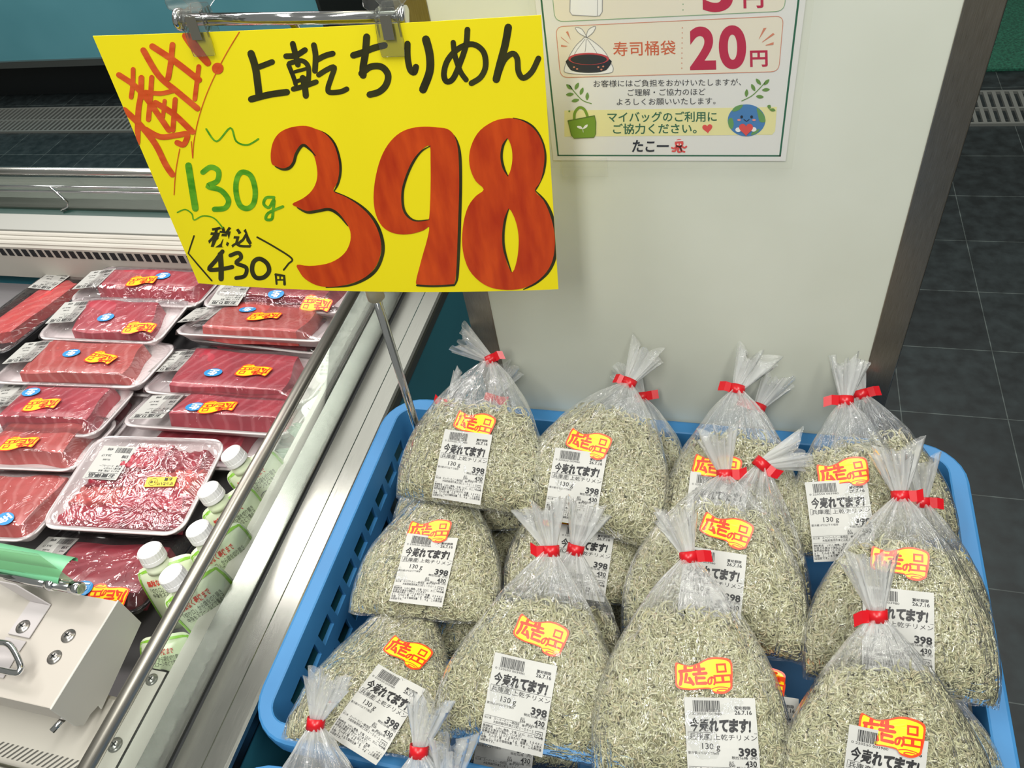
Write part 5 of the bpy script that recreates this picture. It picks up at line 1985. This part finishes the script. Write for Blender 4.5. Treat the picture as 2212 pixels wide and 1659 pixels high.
# right column
tray('tuna tray tucked under the lower edge of the yellow sign', (428, 662), (738, 678), -0.832, (600, 588), 0.125, Bk(.14, .86, .24, .90, .030), lab=(497, 634, 182), oval=(597, 637, 178), stk=(686, 663, 178), seed=7, meat=1)
tray('top tuna tray of the right hand stack, dark gap beneath', (368, 720), (702, 738), -0.812, (576, 664), 0.125, Bk(.17, .80, .10, .90, .028, -.05), lab=(437, 680, 184), oval=(535, 670, 180), stk=(572, 684, 192), seed=8, meat=2)
tray('right column tuna tray with the widest block and glossy front edge', (297, 846), (662, 874), -0.825, (528, 767), 0.125, Bk(.16, .82, .10, .88, .030, -.15), lab=(376, 782, 180), oval=(461, 806, 180), stk=(550, 802, 182), seed=9, meat=0)
tray('right column tuna tray just behind the offcuts, pale front face', (253, 918), (626, 942), -0.826, (490, 832), 0.125, Bk(.30, .90, .16, .82, .034), lab=(340, 880, 180), oval=(422, 880, 182), stk=(472, 880, 192), seed=10, meat=0)
tray('large white tray of loose tuna offcuts with yellow sticker', (80, 1140), (388, 1158), -0.815, (332, 943), 0.165,
     [(.10, .52, .10, .30, .016, .1), (.45, .92, .10, .28, .014, -.1), (.12, .50, .26, .46, .020, .2), (.42, .90, .25, .48, .019, -.2), (.16, .60, .44, .62, .022, .1), (.52, .92, .44, .66, .022, .1), (.36, .62, .62, .88, .026, .2), (.58, .90, .62, .86, .022, -.1)],
     lab=(238, 1000, 178, 1.30), offer=(348, 1042, 186), lab_kind='bargain', slices=True, seed=11, meat=0, depth=0.024)
# black trays
tray('black tray of dark red tuna beside the white housing', (-20, 1300), (300, 1330), -0.830, (205, 1128), 0.16, Bk(.28, .93, .16, .66, .030, -.1), lab=(105, 1196, 175, 1.3), oval=(178, 1272, 180), stk=(235, 1296, 185), foam=FOAMB, seed=12, meat=1)
tray('long black tray with a red fish strip at far left', (-118, 752), (8, 768), -0.845, (134, 571), 0.30, Bk(.22, .70, .22, .78, .022, .05), lab=(110, 607, 178), foam=FOAMB, seed=13, salmon=True, depth=0.024)

# ================================================================== WASABI POUCHES, GARNISH PACKS
PCH = add_noise(mat('pouch pale green film', 'd9e3c2', 0.25, spec=0.6), 20, 'd2dfb6', 'e4ead4', 3)
PGR = mat('pouch green edge', '8cc63f', 0.25)
PINK_ = mat('pouch dark lettering', '35372f', 0.4)
PRED = mat('pouch red lettering', 'd2342c', 0.4)
PBLUE = mat('pouch blue film', '9fb6c8', 0.2, spec=0.6)
CAPW = mat('white cap', 'ecebea', 0.32)


def pillow(c, U, V, hu, hv, t, nu=20, nv=22, square=2.6):
    """closed pillow; returns V, F and the front height function"""
    c, U, V = np.array(c), np.array(U), np.array(V)
    N_ = np.cross(U, V)
    a, b_ = np.meshgrid(np.linspace(-1, 1, nu), np.linspace(-1, 1, nv))
    h = t * (np.clip(1 - np.abs(a) ** square, 0, 1) * np.clip(1 - np.abs(b_) ** square, 0, 1)) ** 0.6
    a, b_ = a * (1 - 0.12 * np.abs(b_) ** 8), b_ * (1 - 0.10 * np.abs(a) ** 8)
    P1 = c + a[..., None] * hu * U + b_[..., None] * hv * V + h[..., None] * N_
    P2 = c + a[..., None] * hu * U + b_[..., None] * hv * V - h[..., None] * N_
    idx = np.arange(nu * nv).reshape(nv, nu)
    F1 = np.stack([idx[:-1, :-1], idx[:-1, 1:], idx[1:, 1:], idx[1:, :-1]], -1).reshape(-1, 4)
    return np.concatenate([P1.reshape(-1, 3), P2.reshape(-1, 3)]), np.concatenate([F1, F1[:, ::-1] + nu * nv]), N_


def pouch(label, cap, zc, U, lean, hu=0.037, hv=0.055, film=None, art=True, side=-1, capless=False, seed=0):
    P = on_z(*cap, EYE + zc)
    Vv = Vector(lean).normalized()                      # upwards
    Uv = Vector(U)
    Uv = (Uv - Vv * Uv.dot(Vv)).normalized()
    Nv = Uv.cross(Vv)
    root = thing('wasabi_pouch', label, 'pouch', P - Vv * 0.14, 'wasabi pouches inside the low glass')
    # body hangs below the spout, which leaves its upper corner
    c = P - Vv * (0.022 + hv) - Uv * (hu * 0.22 * side)
    W, F, _ = pillow(c, Uv, Vv, hu, hv, 0.015)
    np_mesh('pouch_body', W, F, film or PCH, parent=root)
    A_ = Art()
    e = 0.96
    for x0, y0, x1, y1 in ((-1, -1, -0.92, 1), (0.92, -1, 1, 1), (-1, 0.94, 1, 1)):
        A_.rect(x0 * e, y0 * e, x1 * e, y1 * e, 0, 1, 8 if x1 - x0 > 1 else 1, 8 if y1 - y0 > 1 else 1)
    if art:
        A_.text(-0.72, 0.58, '無駄なく最後まで', 0.17, 2, 2, bold=0.02, width=1.05)
        A_.text(-0.72, 0.40, '「切り口」から袋を切り開き', 0.15, 1, 2, width=1.3)
        A_.text(-0.72, 0.26, '中身をスプーンなどで集めて', 0.15, 1, 2, width=1.3)
        A_.line([(-0.5, 0.02), (-0.2, 0.16), (0.1, 0.05), (0.0, -0.1), (-0.3, -0.12), (-0.5, 0.02)], 0.03, 1, 2)
        A_.line([(0.1, 0.05), (0.35, 0.15), (0.5, 0.0), (0.3, -0.14), (0.05, -0.08)], 0.03, 1, 2)
        A_.text(0.02, -0.75, 'わ', 0.75, 1, 2, bold=0.03, width=0.70)
        A_.text(0.30, -0.95, 'さび', 0.3, 1, 2, bold=0.02)
    V2, F2, M2 = A_.arrays()
    a, b_ = V2[:, 0], V2[:, 1]
    h = 0.015 * (np.clip(1 - np.abs(a) ** 2.6, 0, 1) * np.clip(1 - np.abs(b_) ** 2.6, 0, 1)) ** 0.6
    a, b_ = a * (1 - 0.12 * np.abs(b_) ** 8), b_ * (1 - 0.10 * np.abs(a) ** 8)
    Wp = np.array(c) + (a * hu)[:, None] * np.array(Uv) + (b_ * hv)[:, None] * np.array(Vv) + (h + 0.0006 + V2[:, 2] * 0.0001)[:, None] * np.array(Nv)
    me = bpy.data.meshes.new('pouch_print')
    me.from_pydata([tuple(p) for p in Wp], [], F2)
    for m_ in (PGR, PINK_, PRED):
        me.materials.append(m_)
    me.polygons.foreach_set('material_index', M2)
    me.update()
    link('pouch_print', me, root)
    if not capless:
        b = MB()
        b.lathe(P - Vv * 0.030, Vv, [(0.0145, 0), (0.0140, 0.006), (0.0105, 0.010), (0.0100, 0.016)], 24)
        b.build('spout', PCH, root)
        b = MB()
        n = 48
        prof = [(0.0150, -0.016), (0.0152, -0.0150), (0.0150, -0.0105), (0.0145, -0.0100), (0.0143, -0.001), (0.0132, 0.0008), (0.0020, 0.0010)]
        vs = []
        ax = Vv
        t1 = ax.cross(Vector((0.2, 0.9, 0.1))).normalized()
        t2 = ax.cross(t1)
        for i, (r, h_) in enumerate(prof):
            for k in range(n):
                th = 2 * math.pi * k / n
                rr2 = r + (0.0004 if (k % 2 == 0 and 3 <= i <= 4) else 0)
                vs.append(P + ax * h_ + (t1 * math.cos(th) + t2 * math.sin(th)) * rr2)
        b.add(vs, [(i * n + k, i * n + (k + 1) % n, (i + 1) * n + (k + 1) % n, (i + 1) * n + k) for i in range(len(prof) - 1) for k in range(n)], 0, False)
        b.add(vs[-n:], [tuple(range(n))])
        b.build('cap', CAPW, root)
    return root


UP = (-0.24, 0.12, 0.96)
pouch('pale green wasabi pouch whose cap is nearest the offcuts tray corner', (497, 978), -0.735, (0.72, 0.66, 0.05), (-0.30, 0.05, 0.95))
pouch('pale green wasabi pouch with the second farthest white cap', (448, 1056), -0.735, (0.60, 0.78, 0.05), UP)
pouch('pale green wasabi pouch with middle cap beside the rail', (425, 1140), -0.728, (0.55, 0.80, 0.05), (-0.22, 0.16, 0.96))
pouch('pale green wasabi pouch whose cap stands farthest left', (322, 1187), -0.738, (0.82, 0.55, 0.05), (-0.10, 0.22, 0.96))
pouch('pale green wasabi pouch whose cap is nearest the housing', (367, 1238), -0.722, (0.62, 0.76, 0.05), (-0.26, 0.12, 0.95))
pouch('capless wasabi pack lying beside the housing end plate', (335, 1335), -0.775, (0.8, 0.55, 0.1), (-0.1, 0.55, 0.82), hu=0.030, hv=0.042, capless=True)
pouch('bluish wasabi pack low behind the glass above the channel', (405, 1352), -0.775, (0.65, 0.75, 0.0), (-0.3, 0.3, 0.9), hu=0.026, hv=0.045, film=PBLUE, capless=True, art=True)

PKT = [mat('sachet white', 'd9d9d4', 0.35), mat('sachet clear grey', 'a9aaa6', 0.25), mat('herb green', '4f7a4a', 0.5)]
GRN_FILM = clear('green pack film', (0.80, 0.93, 0.82, 1), 0.05, 0.15, 0.02, haze=0.15, haze_col='cfe6d2')


def sachet(label, px, z, ang, hu, hv, mi, tilt=0.3, txt=True):
    c = on_z(*px, EYE + z)
    U = Vector((math.cos(ang), math.sin(ang), 0))
    V = Vector((-math.sin(ang) * math.cos(tilt), math.cos(ang) * math.cos(tilt), math.sin(tilt)))
    root = thing('sachet', label, 'sachet', c - Vector((0, 0, hv * 0.5)), 'garnish sachets behind the low glass')
    W, F, N_ = pillow(c, U, V, hu, hv, 0.006, 12, 12)
    np_mesh('sachet_film', W, F, PKT[mi], parent=root)
    if txt:
        a = Art()
        for k in range(4):
            a.text(-0.7, 0.45 - 0.3 * k, ('しょうゆ', '本生わさび', '名称　調味料', '開封後はお早めに')[k], 0.24, 0, 1, width=1.3)
        V2, F2, M2 = a.arrays()
        h = 0.006 * (np.clip(1 - np.abs(V2[:, 0]) ** 2.6, 0, 1) * np.clip(1 - np.abs(V2[:, 1]) ** 2.6, 0, 1)) ** 0.6 + 0.0008
        Wp = np.array(c) + (V2[:, 0] * hu)[:, None] * np.array(U) + (V2[:, 1] * hv)[:, None] * np.array(V) + h[:, None] * N_
        me = bpy.data.meshes.new('sachet_print')
        me.from_pydata([tuple(p) for p in Wp], [], F2)
        me.materials.append(INK)
        me.update()
        link('sachet_print', me, root)


for spec in (('white sachet highest behind the glass under the sign stand', (800, 668), -0.800, 0.5, .022, .030, 0), ('green printed sachet beside the sign pole', (812, 655), -0.790, 0.2, .014, .018, 2),
             ('white sachet standing diagonal behind the glass', (772, 706), -0.805, 0.4, .026, .022, 0), ('pointed white sachet below the diagonal one', (752, 742), -0.815, -0.3, .026, .016, 0),
             ('white sachet whose corner reaches the inner ledge', (735, 772), -0.815, 0.15, .030, .018, 0), ('grey clear sachet between two white ones', (755, 760), -0.830, 0.6, .024, .020, 1),
             ('white sachet lying flat at the middle of the glass', (722, 800), -0.825, 0.1, .030, .020, 0), ('white printed sachet above the herb packs', (706, 880), -0.830, 1.0, .034, .024, 0)):
    sachet(*spec, tilt=0.55)
herb = thing('herb_pack', 'small clear pack of chopped green herbs behind the glass', 'herb pack', on_z(686, 906, EYE - 0.845), None)
c_ = on_z(686, 906, EYE - 0.835)
W, F, N_ = pillow(c_, (0.95, 0.3, 0), (-0.25, 0.79, 0.56), 0.020, 0.026, 0.006, 12, 12)
np_mesh('herb_film', W, F, PKT[0], parent=herb)
W, F, N_ = pillow(np.array(c_) + N_ * 0.004, (0.95, 0.3, 0), (-0.25, 0.79, 0.56), 0.015, 0.018, 0.006, 12, 12)
np_mesh('chopped_herbs', W, F, add_noise(mat('chopped herbs', '5d8a4a', 0.5), 300, '3c6a34', '8db074', 3), parent=herb)['kind'] = 'stuff'
for k, (lb, px, z, ang) in enumerate((('dark green leaf bundle just inside the glass, far one', (655, 935), -0.815, -0.5), ('dark green leaf bundle just inside the glass, middle one', (630, 985), -0.815, -0.2), ('dark green leaf bundle just inside the glass, near one', (622, 1018), -0.812, 0.1))):
    c = on_z(*px, EYE + z)
    root = thing('leaf_bundle', lb, 'leaf bundle', c, 'green leaf bundles')
    b = MB()
    d_ = Vector((math.cos(ang), math.sin(ang), 0.25)).normalized()
    for j in range(5):
        s_ = d_.cross(Vector((0, 0, 1))).normalized()
        o0 = c + s_ * (j - 2) * 0.004 + Vector((0, 0, 0.002 * (j % 2)))
        b.tube([o0 - d_ * 0.034, o0 - d_ * 0.012, o0 + d_ * 0.012, o0 + d_ * 0.030], [0.0012, 0.0042, 0.0040, 0.0008], 8)
    b.build('leaves', add_noise(mat('leaf green %d' % k, '5c7562', 0.45), 60, '47604f', '77907a', 3), root)

# green leaf-divider pack lying on the chrome rail
gp = thing('divider_pack', 'clear pack of folded green plastic leaf sheets behind the chrome rail', 'pack', on_z(60, 1235, HZ + 0.03))
pcs = [on_z(x_, y_, HZ + z_) for x_, y_, z_ in ((-90, 1218, 0.034), (168, 1262, 0.034), (90, 1203, 0.050), (-90, 1176, 0.050))]
b = MB()
b.prism(pcs, Vector((0, 0, 0.0006)))
b.prism([p + Vector((0, 0, 0.006)) for p in pcs], Vector((0, 0, 0.0006)))
b.build('pack_film', GRN_FILM, gp)
b = MB()
ga, gb = on_z(-60, 1212, HZ + 0.040), on_z(128, 1250, HZ + 0.040)
dg_ = (gb - ga)
pr_ = Vector((0, 0, 1)).cross(dg_).normalized()
nn_ = dg_.normalized().cross(pr_)
for k, rr_ in enumerate((0.016, 0.0135, 0.011)):
    vs = []
    for e_ in (0.0, 1.0 - 0.06 * k):
        for j in range(25):
            th_ = math.radians(-30 + 240 * j / 24)
            r2 = rr_ * (1 + 0.025 * (j % 2))
            vs.append(ga + dg_ * e_ + pr_ * (0.012 + r2 * math.cos(th_)) - nn_ * (0.004 - 0.45 * r2 * math.sin(th_)))
    b.add(vs, [(j, j + 1, 26 + j, 25 + j) for j in range(24)], 0, True)
b.build('green_sheets', mat('green plastic leaf', '6db488', 0.35), gp)
